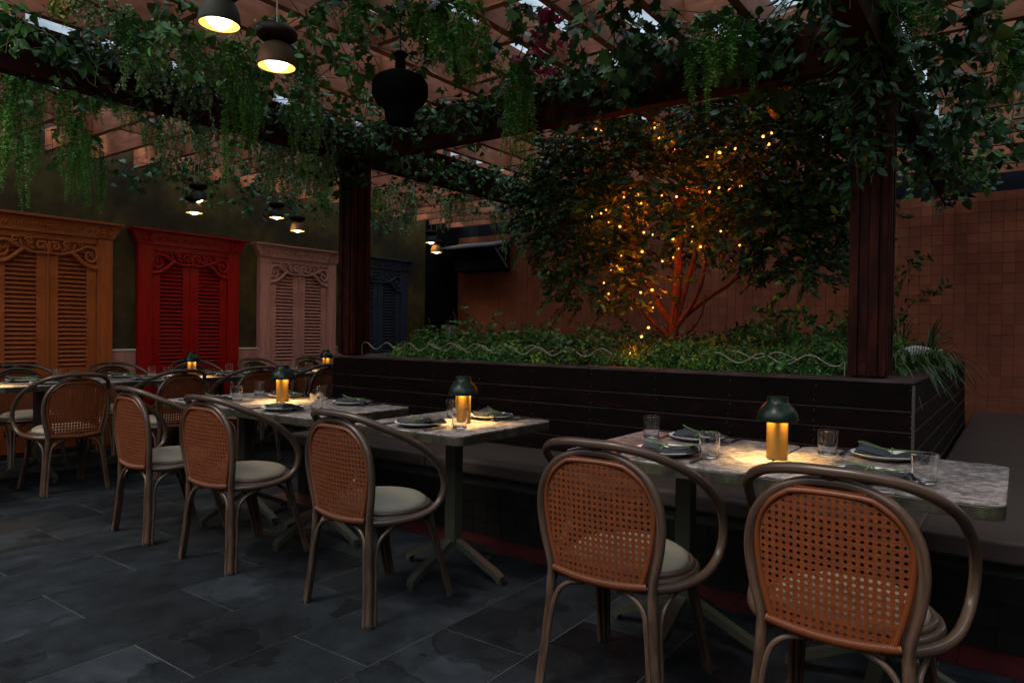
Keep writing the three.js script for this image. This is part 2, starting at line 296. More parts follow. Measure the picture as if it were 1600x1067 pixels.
// ---------------------------------------------------------------- bench round the planter
{
  const t = thing('banquette_bench', 'long low brown leather banquette wrapping the front and right side of the planter', 'bench');
  const x0 = -4.12, xr = 0.24, zf = -3.06;
  part(t, 'base', box(xr - x0 - 0.12, 0.36, 0.5), M.benchGrout, [(x0 + xr) / 2 - 0.02, 0.18, -3.37]);
  part(t, 'base', box(0.5, 0.36, 4.6), M.benchGrout, [-0.1, 0.18, -5.93]);
  const tg = box(0.0955, 0.0955, 0.008);
  for (let i = 0; i < 43; i++) for (let j = 0; j < 3; j++) part(t, 'base_tile', tg, M.benchTile[(i * 7 + j * 3) % 2], [x0 + 0.1 + i * 0.098, 0.06 + j * 0.098, -3.116]);
  for (let k = 0; k < 3; k++) part(t, 'seat_cushion', rbox(1.27, 0.085, 0.575, 0.022, 4), M.benchLeather, [x0 + 0.64 + k * 1.278, 0.4075, -3.352]);
  // corner cushion with a rounded front corner, then the run along the planter's side
  const sh = new THREE.Shape(); const xa = x0 + 3.838, R = 0.3;
  sh.moveTo(xa, -zf); sh.lineTo(xr - R, -zf); sh.absarc(xr - R, -zf + R, R, -Math.PI / 2, 0, false); sh.lineTo(xr, 4.6); sh.lineTo(PLX1 + 0.03, 4.6); sh.lineTo(PLX1 + 0.03, 3.64); sh.lineTo(xa, 3.64); sh.closePath();
  const g = new THREE.ExtrudeGeometry(sh, { depth: 0.055, bevelEnabled: true, bevelSize: 0.015, bevelThickness: 0.015, bevelSegments: 4, curveSegments: 16 });
  g.rotateX(-Math.PI / 2).translate(0, 0.38, 0);
  part(t, 'seat_cushion', g, M.benchLeather);
  for (let k = 0; k < 3; k++) part(t, 'seat_cushion', rbox(0.58, 0.085, 1.215, 0.022, 4), M.benchLeather, [-0.065, 0.4075, -5.23 - k * 1.222]);
}

// ---------------------------------------------------------------- carved shutter doors
function spiral(cx, cy, r0, turns, a0, dir, z, n = 22) {
  const p = []; for (let i = 0; i <= n; i++) { const t = i / n, r = r0 * (1 - 0.86 * t), a = a0 + dir * t * turns * Math.PI * 2; p.push(V(cx + r * Math.cos(a), cy + r * Math.sin(a), z + 0.012 * t)); } return p;
}
const flatTube = (pts, r, seg = 26, k = 0.8, z0 = 0) => { const g = tube(pts, r, seg, 6); return g; };
function acanthus(x, y, ang, len, wid, z) { // a fat curled leaf lobe
  const s = new THREE.Shape(); s.moveTo(0, 0); s.quadraticCurveTo(wid, len * 0.35, 0.15 * wid, len); s.quadraticCurveTo(-wid * 0.55, len * 0.45, 0, 0);
  const g = new THREE.ExtrudeGeometry(s, { depth: 0.01, bevelEnabled: true, bevelSize: 0.004, bevelThickness: 0.006, bevelSegments: 2, curveSegments: 5 });
  return g.rotateZ(ang).translate(x, y, z);
}
function shutterDoor(z, label, base, lightness) {
  const paint = [1, 0.86, 1.08].map((k) => phys({ color: lin(...base.map((c) => c * k)), map: paintMap, roughness: 0.45, specularIntensity: 0.45, bumpMap: fineBump, bumpScale: 0.001 }));
  const t = thing('shutter_door', label, 'door', [WALLX + 0.004, 0, z], Math.PI / 2, 'carved shutter doors along the olive wall');
  const W = 1.09, pw = 0.135, F = 0.075;
  part(t, 'back_board', box(W - 0.04, 1.98, 0.008), paint[0], [0, 1.0, 0.005]);
  for (const s of [-1, 1]) {
    const p = part(t, 'pilaster', rbox(pw, 1.966, F, 0.005), paint[0], [s * (W / 2 - pw / 2), 1.005, F / 2]);
    part(p, 'plinth', rbox(pw + 0.02, 0.2, 0.02, 0.004), paint[0], [0, -0.85, F / 2 + 0.006]);
  }
  part(t, 'lintel', rbox(W - 2 * pw + 0.004, 0.06, F - 0.01, 0.004), paint[0], [0, 1.975, F / 2 - 0.005]);
  // splayed cornice
  const cs = new THREE.Shape(); cs.moveTo(-W / 2 - 0.005, 1.99); cs.lineTo(W / 2 + 0.005, 1.99); cs.lineTo(W / 2 + 0.068, 2.115); cs.lineTo(-W / 2 - 0.068, 2.115); cs.closePath();
  const cg = new THREE.ExtrudeGeometry(cs, { depth: F + 0.012, bevelEnabled: true, bevelSize: 0.002, bevelThickness: 0.002, bevelSegments: 1 });
  const c = part(t, 'cornice', cg, paint[0]);
  part(c, 'cornice_cap', rbox(W + 0.16, 0.022, F + 0.055, 0.004), paint[0], [0, 2.128, (F + 0.055) / 2]);
  const fz = F + 0.014, fr = [];
  for (let i = -4; i <= 4; i++) {
    const x = i * 0.085, up = i & 1 ? 1 : -1;
    fr.push(flatTube(spiral(x, 2.052 + up * 0.006, 0.03, 1.15, up > 0 ? Math.PI : 0, up, fz - 0.004, 16), 0.0082, 18));
    fr.push(acanthus(x + 0.03, 2.052 - up * 0.012, up > 0 ? -0.6 : 2.4, 0.045, 0.018, fz - 0.006));
  }
  part(c, 'frieze_carving', merge(fr), paint[2]);
  for (const s of [-1, 1]) {
    const ro = []; for (const [a, b] of [[-1, 1], [1, 1], [-1, -1], [1, -1]]) ro.push(flatTube(spiral(s * 0.475 + a * 0.031, 2.052 + b * 0.024, 0.027, 1.2, b > 0 ? (a > 0 ? 0 : Math.PI) : (a > 0 ? 0 : Math.PI), a * b, fz - 0.002, 16), 0.0098, 18));
    part(c, 'rosette', merge(ro), paint[2]);
  }
  // louvred leaves
  const lw = (W - 2 * pw) / 2, sw = 0.085;
  const slat = new RoundedBoxGeometry(lw - 2 * sw + 0.012, 0.046, 0.008, 1, 0.0035);
  for (const s of [-1, 1]) {
    const lx = s * lw / 2;
    const fg = merge([
      box(sw, 1.86, 0.03).translate(-lw / 2 + sw / 2 + 0.002, 0, 0), box(sw, 1.86, 0.03).translate(lw / 2 - sw / 2 - 0.002, 0, 0),
      box(lw - 2 * sw - 0.004, 0.09, 0.03).translate(0, 0.885, 0), box(lw - 2 * sw - 0.004, 0.11, 0.03).translate(0, -0.255, 0), box(lw - 2 * sw - 0.004, 0.14, 0.03).translate(0, -0.86, 0)]);
    const leaf = part(t, 'shutter_leaf', fg, paint[0], [lx, 1.0, 0.038]);
    part(leaf, 'bottom_panel', rbox(lw - 2 * sw - 0.03, 0.44, 0.018, 0.006), paint[0], [0, -0.55, -0.004]);
    for (let k = 0; k < 26; k++) { const m = part(leaf, 'slat', slat, paint[0], [0, -0.17 + k * 0.0395, -0.001]); m.rotation.x = -0.85; }
  }
  part(t, 'meeting_strip', rbox(0.02, 1.8, 0.012, 0.003), paint[0], [0, 0.99, 0.058]);
  // pierced carved valance
  const vz = 0.066, v = [];
  for (const s of [-1, 1]) {
    v.push(tube([[s * 0.005, 1.815, vz], [s * 0.1, 1.812, vz], [s * 0.19, 1.838, vz], [s * 0.25, 1.862, vz + 0.012], [s * 0.33, 1.9, vz + 0.006], [s * 0.395, 1.87, vz], [s * 0.4, 1.8, vz], [s * 0.36, 1.765, vz], [s * 0.315, 1.79, vz], [s * 0.315, 1.835, vz], [s * 0.345, 1.845, vz + 0.008]], 0.0145, 60, 7));
    v.push(tube([[s * 0.19, 1.838, vz], [s * 0.23, 1.805, vz + 0.01], [s * 0.27, 1.765, vz + 0.008], [s * 0.315, 1.73, vz], [s * 0.36, 1.715, vz], [s * 0.41, 1.705, vz]], 0.0185, 30, 7));
    v.push(tube(spiral(s * 0.055, 1.875, 0.046, 1.35, s > 0 ? 3.6 : -0.46, -s, vz, 24), 0.0135, 26, 7));
    v.push(tube(spiral(s * 0.15, 1.9, 0.034, 1.2, s > 0 ? 0.4 : 2.74, s, vz, 20), 0.0115, 22, 7));
    v.push(tube(spiral(s * 0.255, 1.913, 0.028, 1.1, s > 0 ? 2.6 : 0.5, -s, vz, 18), 0.0105, 20, 7));
    for (const [x, y, a, l] of [[0.1, 1.84, -0.9, 0.06], [0.2, 1.86, -0.3, 0.06], [0.285, 1.86, 0.2, 0.055], [0.25, 1.79, -2.1, 0.06], [0.3, 1.755, -1.9, 0.06], [0.345, 1.735, -1.7, 0.06], [0.37, 1.8, 0.5, 0.05], [0.02, 1.83, -0.3, 0.05], [0.385, 1.895, -1.2, 0.05]]) v.push(acanthus(s * x, y, s > 0 ? a : -a, l, s * 0.024, vz - 0.008));
    v.push(box(0.012, 0.24, 0.02).translate(s * 0.405, 1.83, vz - 0.004));
  }
  v.push(box(0.82, 0.014, 0.02).translate(0, 1.942, vz - 0.004), acanthus(0, 1.81, 0, 0.11, 0.03, vz), new THREE.SphereGeometry(0.014, 10, 8).scale(1, 1, 0.6).translate(0, 1.815, vz + 0.012));
  for (const s of [-1, 1]) for (let k = 0; k < 4; k++) v.push(new THREE.SphereGeometry(0.0115, 8, 6).scale(1, 1, 0.7).translate(s * (0.055 + k * 0.095), 1.875 - (k > 2 ? 0.05 : 0) + (k === 1 ? 0.025 : 0), vz + 0.012));
  part(t, 'carved_valance', merge(v), paint[2]);
  return t;
}
shutterDoor(-2.66, 'burnt orange carved door surround with two louvred shutters, nearest at left', [0.39, 0.1, 0.024]);
shutterDoor(-3.99, 'bright red carved door surround with two louvred shutters', [0.31, 0.005, 0.003]);
shutterDoor(-5.345, 'dusty pink carved door surround with two louvred shutters', [0.56, 0.29, 0.26]);
shutterDoor(-6.62, 'dark navy carved door surround with two louvred shutters, half hidden by the post', [0.03, 0.046, 0.085]);

// ---------------------------------------------------------------- pergola
const RB = 2.75, RH = 0.19, RSP = 0.37;
const rafterX = []; for (let x = -0.76; x > -4.1; x -= RSP) rafterX.push(+x.toFixed(3));
const Z0 = -1.1, Z1 = -8.28;
{
  const t = thing('pergola', 'timber pergola of red posts, dark beams and cedar rafters over the patio', 'pergola');
  for (const px of [-4.245, -0.585]) {
    const p = part(t, 'post', box(0.13, 1.6, 0.13, 'y'), M.postWood[1], [px, 0.975 + 0.8, PLZ - 0.115]);
    for (let k = 0; k < 4; k++) {
      const o = -0.0645 + k * 0.043, w = 0.039;
      part(p, 'post_plank', box(w, 1.58, 0.02, 'y', k * 0.31 + px), M.postWood[k % 3], [o, 0, 0.078 - (k % 2) * 0.011]);
      part(p, 'post_plank', box(w, 1.58, 0.02, 'y', k * 0.2 + px), M.postWood[(k + 1) % 3], [o, 0, -0.075]);
      part(p, 'post_plank', box(0.02, 1.58, w, 'y', k * 0.17 + px), M.postWood[(k + 2) % 3], [0.077 - (k % 2) * 0.01, 0, o]);
      part(p, 'post_plank', box(0.02, 1.58, w, 'y', k * 0.11 + px), M.postWood[k % 3], [-0.075, 0, o]);
    }
  }
  part(t, 'main_beam', box(3.95, 0.27, 0.09, 'x'), M.beam, [-2.475, 2.47 + 0.135, PLZ - 0.115]);
  for (const px of [-4.245, -0.585]) {
    part(t, 'cross_beam', box(0.1, 0.265, 2.6, 'z'), M.beam, [px, 2.47 + 0.135, -2.385]);
    part(t, 'cross_beam', box(0.1, 0.265, 4.3, 'z'), M.beam, [px, 2.47 + 0.135, -6.0]);
  }
  const rl = Z0 - Z1, cz = (Z0 + Z1) / 2;
  // middle bay: rafters along z with staggered blocking
  const rg = [0, 1, 2, 3].map((k) => box(0.048, RH, rl, 'z', k * 1.7));
  const bg = [0, 1, 2].map((k) => box(RSP - 0.046, RH - 0.03, 0.04, 'x', k * 0.63));
  const hg = merge([box(0.03, RH - 0.03, 0.004).translate(-0.016, 0, 0.0225), box(0.004, RH - 0.03, 0.046).translate(0, 0, 0)]);
  rafterX.forEach((x, i) => {
    part(t, 'rafter', rg[i % 4], M.cedar[i % 3], [x, RB + RH / 2, cz]);
    if (i === rafterX.length - 1) return;
    for (let k = 0; k < 10; k++) {
      const z = Z0 - 0.5 - k * 0.79 - (i % 2) * 0.4; if (z < Z1) continue;
      const b = part(t, 'blocking_board', bg[(i + k) % 3], M.cedar[(i + k * 2) % 3], [x - RSP / 2, RB + RH / 2 + 0.012, z]);
      part(b, 'joist_hanger', hg, M.iron, [RSP / 2 - 0.024, -0.002, 0]);
    }
  });
  // side bays: joists along x, hung from the cross beams
  for (const [xa, xb] of [[-7.04, -4.34], [-0.49, 1.4]]) {
    const L = xb - xa, jg = [0, 1, 2, 3].map((k) => box(L, RH, 0.042, 'x', k * 2.1)), sg = merge([box(0.05, RH - 0.02, 0.004), box(0.05, 0.004, 0.05).translate(0, -RH / 2 + 0.006, -0.023)]);
    for (let k = 0; k < 20; k++) {
      const z = -0.75 - k * 0.385; if (z < Z1 || z > Z0) continue;
      const j = part(t, 'joist', jg[k % 4], M.cedar[(k * 2 + 1) % 3], [(xa + xb) / 2, RB + RH / 2 - 0.03, z]);
      part(j, 'joist_hanger', sg, M.iron, [L / 2 - 0.03, 0, 0.0235]);
      if (xa < -5) for (const q of [0.33, 0.66]) part(j, 'spacer_block', box(0.04, RH - 0.04, 0.34, 'z', k), M.cedar[k % 3], [-L / 2 + L * (q + (k % 2) * 0.1), 0.01, -0.1925]);
    }
  }
  for (let k = 0; k < 7; k++) part(t, 'roof_panel', sheet(1.17, rl, k * 0.7), M.roof, [0.9 - k * 1.18, RB + RH + 0.012, cz]);
}
// perforated screen above the tiled wall
{
  const g = []; for (let i = 0; i < 70; i++) g.push(box(0.016, 1.5, 0.01).translate(i * 0.03, 0, 0)); for (let j = 0; j < 50; j++) g.push(box(2.1, 0.016, 0.008).translate(1.04, -0.75 + j * 0.03, 0.004));
  const s = thing('perforated_screen', 'dark perforated metal screen above the wall behind the tree crown', 'screen', [-3.2, 3.9, BACKZ - 0.25]);
  const m = part(s, 'mesh_sheet', merge(g), M.navyFascia); m.userData.kind = 'stuff';
}

// ---------------------------------------------------------------- chairs
function caneSheet() {
  // perforated woven sheet, bent back; cells with an octagonal hole
  const P = 0.0185, rh = 0.0049, pos = [], uv = [], idx = [];
  const halfW = (y) => { const t = (y - 0.425) / (0.785 - 0.425); if (t < 0 || t > 1) return -1; return t < 0.6 ? 0.142 + 0.04 * Math.sin(t / 0.6 * Math.PI / 2) : 0.182 * Math.sqrt(Math.max(0, 1 - Math.pow((t - 0.6) / 0.43, 2.2))); };
  const bend = (x, y, s) => [x, y, 0.205 + 0.085 * (y - 0.42) + 0.02 - 0.55 * x * x + s];
  const sq = [], oc = []; for (let k = 0; k < 8; k++) { const a = k * Math.PI / 4, c = Math.cos(a), s = Math.sin(a), m = Math.max(Math.abs(c), Math.abs(s)); sq.push([c / m * P / 2, s / m * P / 2]); oc.push([c * rh, s * rh]); }
  for (let j = 0; j < 21; j++) for (let i = -11; i <= 11; i++) {
    const cx = i * P, cy = 0.425 + (j + 0.4) * P; if (Math.abs(cx) > halfW(cy) + 0.006) continue;
    for (const s of [0.0013, -0.0013]) {
      const b = pos.length / 3;
      for (const l of [sq, oc]) for (const [x, y] of l) { pos.push(...bend(cx + x, cy + y, s)); uv.push(cx + x, cy + y); }
      for (let k = 0; k < 8; k++) { const n = (k + 1) % 8, q = [b + k, b + n, b + 8 + n, b + 8 + k]; if (s > 0) idx.push(q[0], q[1], q[2], q[0], q[2], q[3]); else idx.push(q[0], q[2], q[1], q[0], q[3], q[2]); }
    }
    const b = pos.length / 3 - 32; for (let k = 0; k < 8; k++) { const n = (k + 1) % 8, a = b + 8 + k, c = b + 8 + n, d = b + 24 + k, e = b + 24 + n; idx.push(a, c, d, c, e, d); }
  }
  const g = new THREE.BufferGeometry(); g.setAttribute('position', new THREE.Float32BufferAttribute(pos, 3)); g.setAttribute('uv', new THREE.Float32BufferAttribute(uv, 2)); g.setIndex(idx);
  const f = g.toNonIndexed(); f.computeVertexNormals(); return { g: f, halfW, bend };
}
const mir = (a) => [...a.map(([x, y, z]) => [-x, y, z]).reverse().filter((p) => Math.abs(p[0]) > 1e-6), ...a];
function makeChair() {
  const t = thing('cane_armchair', '', 'chair', [0, 0, 0]);
  const { g, halfW, bend } = caneSheet();
  // back hoop, continuous with the rear legs
  const hoop = [[0, 0.808, 0.243], [0.07, 0.8, 0.241], [0.14, 0.765, 0.236], [0.188, 0.7, 0.229], [0.204, 0.62, 0.222], [0.196, 0.53, 0.213], [0.176, 0.44, 0.205], [0.172, 0.4, 0.204]];
  part(t, 'back_hoop', tube(mir(hoop), 0.0145, 90, 10), M.rattan);
  const inner = hoop.slice(0, 7).map(([x, y, z]) => [x * 0.9, y > 0.5 ? 0.42 + (y - 0.42) * 0.945 : y, z - 0.003]);
  part(t, 'inner_hoop', tube(mir(inner), 0.0085, 80, 8), M.rattanLight);
  // flat cane border
  const rim = []; for (let k = 0; k <= 40; k++) { const y = 0.425 + 0.352 * k / 40; rim.push([Math.max(halfW(y), 0) + 0.001, y]); }
  const bp = mir([...rim].reverse().map(([x, y]) => { const p = bend(x, y, 0); return [x, y, p[2]]; }));
  part(t, 'cane_border', tube(bp, 0.0088, 100, 6), M.caneWrap);
  part(t, 'cane_panel', g, M.cane);
  const wr = []; for (let k = -10; k <= 10; k++) wr.push([k * 0.0158, 0.424 - 0.012 * (1 - Math.pow(k / 10, 2)), bend(k * 0.0158, 0.42, 0)[2]]);
  const rail = part(t, 'wrapped_rail', tube(wr, 0.0125, 40, 8), M.caneWrap);
  const coils = []; for (let k = 0; k < 64; k++) { const u = -0.155 + 0.31 * k / 63; coils.push(new THREE.TorusGeometry(0.0126, 0.0018, 4, 10).rotateY(Math.PI / 2 - u * 1.1).translate(u, 0.424 - 0.012 * (1 - Math.pow(u / 0.158, 2)), bend(u, 0.42, 0)[2])); }
  part(rail, 'cane_wrapping', merge(coils), M.caneWrap).userData.kind = 'stuff';
  // arm loop
  const arm = [[0, 0.838, 0.262], [0.08, 0.836, 0.258], [0.16, 0.82, 0.228], [0.222, 0.784, 0.165], [0.258, 0.735, 0.075], [0.276, 0.672, -0.015], [0.284, 0.604, -0.075], [0.283, 0.535, -0.098], [0.276, 0.475, -0.082], [0.266, 0.438, -0.035], [0.254, 0.422, 0.03], [0.232, 0.415, 0.1], [0.2, 0.412, 0.155], [0.165, 0.411, 0.19], [0.11, 0.411, 0.207]];
  part(t, 'arm_loop', tube(mir(arm), 0.0148, 140, 10), M.rattan);
  part(t, 'arm_block', new THREE.SphereGeometry(0.014, 12, 8).scale(1.6, 0.8, 0.8).translate(0, 0.823, 0.251), M.rattan);
  // seat
  const ring = (r, y, q, n = 40) => { const p = []; for (let k = 0; k < n; k++) { const a = k / n * Math.PI * 2; p.push([r * Math.cos(a), y, r * 0.97 * Math.sin(a) - 0.005]); } return tube(p, q, 64, 8, true); };
  part(t, 'seat_ring', ring(0.216, 0.413, 0.0145), M.rattan);
  part(t, 'seat_rim', ring(0.203, 0.431, 0.0105), M.rattanLight);
  part(t, 'seat_board', new THREE.CylinderGeometry(0.205, 0.205, 0.012, 32).translate(0, 0.412, -0.005), M.rattan);
  part(t, 'seat_cushion', lathe([[0, 0.482], [0.06, 0.481], [0.12, 0.476], [0.165, 0.466], [0.188, 0.453], [0.195, 0.438], [0.19, 0.422], [0, 0.42]].reverse(), 40).translate(0, 0, -0.005), M.seatLeather);
  for (const s of [-1, 1]) {
    const rl = part(t, 'leg', tube([[s * 0.172, 0.41, 0.204], [s * 0.178, 0.3, 0.206], [s * 0.19, 0.16, 0.214], [s * 0.206, 0.004, 0.228]], 0.0155, 24, 10), M.rattan);
    part(rl, 'brace', tube([[s * 0.19, 0.006, 0.24], [s * 0.175, 0.16, 0.226], [s * 0.161, 0.29, 0.217], [s * 0.148, 0.345, 0.208], [s * 0.115, 0.378, 0.204], [s * 0.06, 0.392, 0.2]], 0.0085, 30, 7), M.rattanLight);
    part(rl, 'brace', tube([[s * 0.216, 0.006, 0.208], [s * 0.2, 0.16, 0.192], [s * 0.19, 0.29, 0.182], [s * 0.192, 0.345, 0.165], [s * 0.2, 0.378, 0.125], [s * 0.208, 0.393, 0.07]], 0.0085, 30, 7), M.rattanLight);
    const fl = part(t, 'leg', tube([[s * 0.165, 0.41, -0.125], [s * 0.172, 0.33, -0.142], [s * 0.184, 0.18, -0.182], [s * 0.205, 0.004, -0.232]], 0.0145, 24, 10), M.rattan);
    part(fl, 'brace', tube([[s * 0.188, 0.006, -0.238], [s * 0.168, 0.18, -0.192], [s * 0.152, 0.3, -0.163], [s * 0.13, 0.365, -0.16], [s * 0.08, 0.393, -0.185]], 0.0085, 26, 7), M.rattanLight);
    part(fl, 'brace', tube([[s * 0.21, 0.006, -0.214], [s * 0.195, 0.18, -0.164], [s * 0.188, 0.3, -0.12], [s * 0.194, 0.365, -0.085], [s * 0.204, 0.392, -0.04]], 0.0085, 26, 7), M.rattanLight);
    for (const [fx, fz, lg] of [[0.206, 0.227, rl], [0.204, -0.23, fl]]) part(lg, 'foot_glide', new THREE.CylinderGeometry(0.02, 0.021, 0.012, 12).translate(s * fx, 0.0265, fz), M.blackHandle);
  }
  return t;
}
const FY = 0.02; // floor surface
const chair0 = makeChair();
const GF = 'cane armchairs in the near row facing the banquette', GL = 'cane armchairs at the tables along the shutter wall';
const chairSpots = [
  [-1.04, -2.12, 0.02, 'cane armchair second from right, backed to camera at the double table', GF],
  [-0.37, -2.12, -0.02, 'cane armchair nearest the camera at the right edge of the photo', GF],
  [-2.21, -2.12, -0.06, 'cane armchair in the middle standing before the single small table', GF],
  [-3.185, -2.12, 0.03, 'cane armchair left of the middle one, at the right seat of the left double table', GF],
  [-3.92, -2.13, -0.05, 'cane armchair at the left end of the near row, overlapping its neighbour', GF],
  [-5.5, -1.42, Math.PI / 2 + 0.05, 'cane armchair cut off by the left edge of the photo', GL],
  [-5.5, -2.2, Math.PI / 2 - 0.03, 'cane armchair seen from behind in front of the orange door', GL],
  [-5.48, -2.93, Math.PI / 2 + 0.04, 'cane armchair with its back to us in front of the red door', GL],
  [-5.5, -3.64, Math.PI / 2 - 0.05, 'cane armchair behind the left lamp, between red and pink doors', GL],
  [-5.5, -4.36, Math.PI / 2 + 0.02, 'cane armchair half hidden by the planter corner before the pink door', GL],
  [-6.56, -2.36, -Math.PI / 2, 'cane armchair against the orange door facing into the patio', GL],
  [-6.56, -3.12, -Math.PI / 2 + 0.04, 'cane armchair against the wall between orange and red doors', GL],
  [-6.56, -3.86, -Math.PI / 2 - 0.03, 'cane armchair against the red door facing into the patio', GL],
  [-6.56, -4.6, -Math.PI / 2, 'cane armchair against the wall between red and pink doors', GL],
  [-6.56, -5.33, -Math.PI / 2 + 0.03, 'cane armchair against the pink door beside the farthest lamp', GL],
];
chairSpots.forEach(([x, z, a, label, group], i) => {
  if (!i) { chair0.position.set(x, FY - 0.02, z); chair0.rotation.y = a; Object.assign(chair0.userData, { label, group }); }
  else copyOf(chair0, label, [x, FY - 0.02, z], a, group);
});
// years of use: each chair's cane, cushion and frame differ a little
{
  const shift = (m, k, w) => { const c = m.clone(); c.color.setRGB(m.color.r * k * (1 + w), m.color.g * k, m.color.b * k * (1 - w)); return c; };
  const sets = [[M.cane, [1, 0.86, 1.12, 0.94]], [M.caneWrap, [1, 0.9, 1.1, 0.92]], [M.seatLeather, [1, 0.9, 1.08, 0.95]], [M.rattan, [1, 0.85, 1.12, 0.93]], [M.rattanLight, [1, 0.88, 1.1, 0.94]]].map(([m, ks]) => [m, ks.map((k, i) => i ? shift(m, k, [0, -0.06, 0.05, 0.02][i]) : m)]);
  let n = 0;
  for (const c of scene.children) if (c.name.startsWith('cane_armchair')) { const v = [0, 2, 1, 3, 0, 1, 2][n++ % 7]; c.position.y = 0; c.traverse((o) => { const e = o.isMesh && sets.find(([m]) => m === o.material); if (e) o.material = e[1][v]; }); }
}

// ---------------------------------------------------------------- tables
function slab(w, d, h, r) {
  const s = new THREE.Shape(), a = w / 2 - 0.003, b = d / 2 - 0.003;
  s.moveTo(-a + r, -b); s.lineTo(a - r, -b); s.absarc(a - r, -b + r, r, -Math.PI / 2, 0); s.lineTo(a, b - r); s.absarc(a - r, b - r, r, 0, Math.PI / 2); s.lineTo(-a + r, b); s.absarc(-a + r, b - r, r, Math.PI / 2, Math.PI); s.lineTo(-a, -b + r); s.absarc(-a + r, -b + r, r, Math.PI, Math.PI * 1.5);
  return new THREE.ExtrudeGeometry(s, { depth: h - 0.004, bevelEnabled: true, bevelSize: 0.003, bevelThickness: 0.002, bevelSegments: 2, curveSegments: 8 }).rotateX(-Math.PI / 2).translate(0, 0.002, 0);
}
function makeTable(w, d, label, x, z) {
  const t = thing('pedestal_table', label, 'table', [x, 0, z], 0, 'square pedestal tables laid for dinner');
  const top = part(t, 'tabletop', slab(w, d, 0.007, 0.045), M.tableTop, [0, 0.733, 0]);
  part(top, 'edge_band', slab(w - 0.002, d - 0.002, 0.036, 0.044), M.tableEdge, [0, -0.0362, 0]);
  part(t, 'top_plate', box(0.3, 0.012, 0.3), M.tableLeg, [0, 0.6905, 0]);
  part(t, 'column', rbox(0.062, 0.52, 0.062, 0.006), M.tableLeg, [0, 0.42, 0]);
  for (let k = 0; k < 4; k++) {
    const g = merge([bar([0, 0.185, 0], [0.245, 0.072, 0], 0.028, 0.04), bar([0.244, 0.075, 0], [0.283, 0.05, 0], 0.026, 0.0395), bar([0.28, 0.06, 0], [0.283, 0.034, 0], 0.024, 0.039)]);
    const l = part(t, 'base_leg', g, M.tableLeg); l.rotation.y = k * Math.PI / 2;
    part(l, 'foot', new THREE.CylinderGeometry(0.017, 0.02, 0.016, 12).translate(0.282, 0.0285, 0), M.blackHandle);
  }
  return t;
}
makeTable(0.655, 0.71, 'right hand square table of the right pair with rounded free corners', -0.348, -2.55);
makeTable(0.665, 0.71, 'left hand square table of the right pair beside the green lamp', -1.016, -2.55);
makeTable(0.655, 0.71, 'single small square table glowing under its lamp in the middle', -2.175, -2.56);
makeTable(0.7, 0.7, 'right hand square table of the left pair, near the planter end', -3.12, -2.54);
makeTable(0.7, 0.7, 'left hand square table of the left pair, behind two chairs', -3.825, -2.54);
const LT = [[-6.03, -1.5, 'square table at the left edge of the photo before the orange door'], [-6.03, -2.24, 'square table in front of the right half of the orange door'], [-6.03, -2.98, 'square table in front of the gap between orange and red doors'], [-6.03, -3.72, 'square table in front of the red door with a lamp'], [-6.03, -4.46, 'square table in front of the gap before the pink door'], [-6.03, -5.2, 'farthest square table in front of the pink door']];
for (const [x, z, l] of LT) makeTable(0.64, 0.725, l, x, z);
const TT = 0.741;

// ---------------------------------------------------------------- table lamps
function makeLamp() {
  const t = thing('table_lamp', '', 'lamp');
  part(t, 'lamp_body', lathe([[0, 0], [0.033, 0], [0.0355, 0.003], [0.0355, 0.15], [0.034, 0.153], [0, 0.153]], 36), M.lampBody);
  part(t, 'neck', lathe([[0.026, 0.1535], [0.026, 0.19], [0, 0.19]], 24), M.lampGreen);
  part(t, 'lamp_shade', lathe([[0.067, 0.1335], [0.069, 0.132], [0.0695, 0.14], [0.066, 0.158], [0.056, 0.177], [0.043, 0.191], [0.0355, 0.2], [0.035, 0.214], [0.0335, 0.2165], [0, 0.2165]], 44), M.lampGreen).material.side = THREE.DoubleSide;
  part(t, 'light_ring', new THREE.TorusGeometry(0.044, 0.0045, 8, 36).rotateX(Math.PI / 2).translate(0, 0.17, 0), M.ring);
  for (let k = 0; k < 4; k++) { const a = k * Math.PI / 2 + 0.5; point(t, WARM, 0.36, [0.044 * Math.cos(a), 0.17, 0.044 * Math.sin(a)], 0.2); }
  return t;
}
const lamp0 = makeLamp();
[[-0.68, -2.53, 'green domed table lamp glowing on the right pair of tables'], [-2.115, -2.55, 'green domed table lamp glowing on the single middle table'], [-3.55, -2.6, 'green domed table lamp glowing on the left pair of tables'],
  [-5.9, -1.88, 'green domed table lamp at the left edge of the photo'], [-5.9, -3.38, 'green domed table lamp in front of the red door'], [-5.9, -4.86, 'green domed table lamp at the planter corner before the pink door']].forEach(([x, z, l], i) => {
  if (!i) { lamp0.position.set(x, TT, z); lamp0.userData.label = l; lamp0.userData.group = 'green table lamps'; } else copyOf(lamp0, l, [x, TT, z], i, 'green table lamps');
});

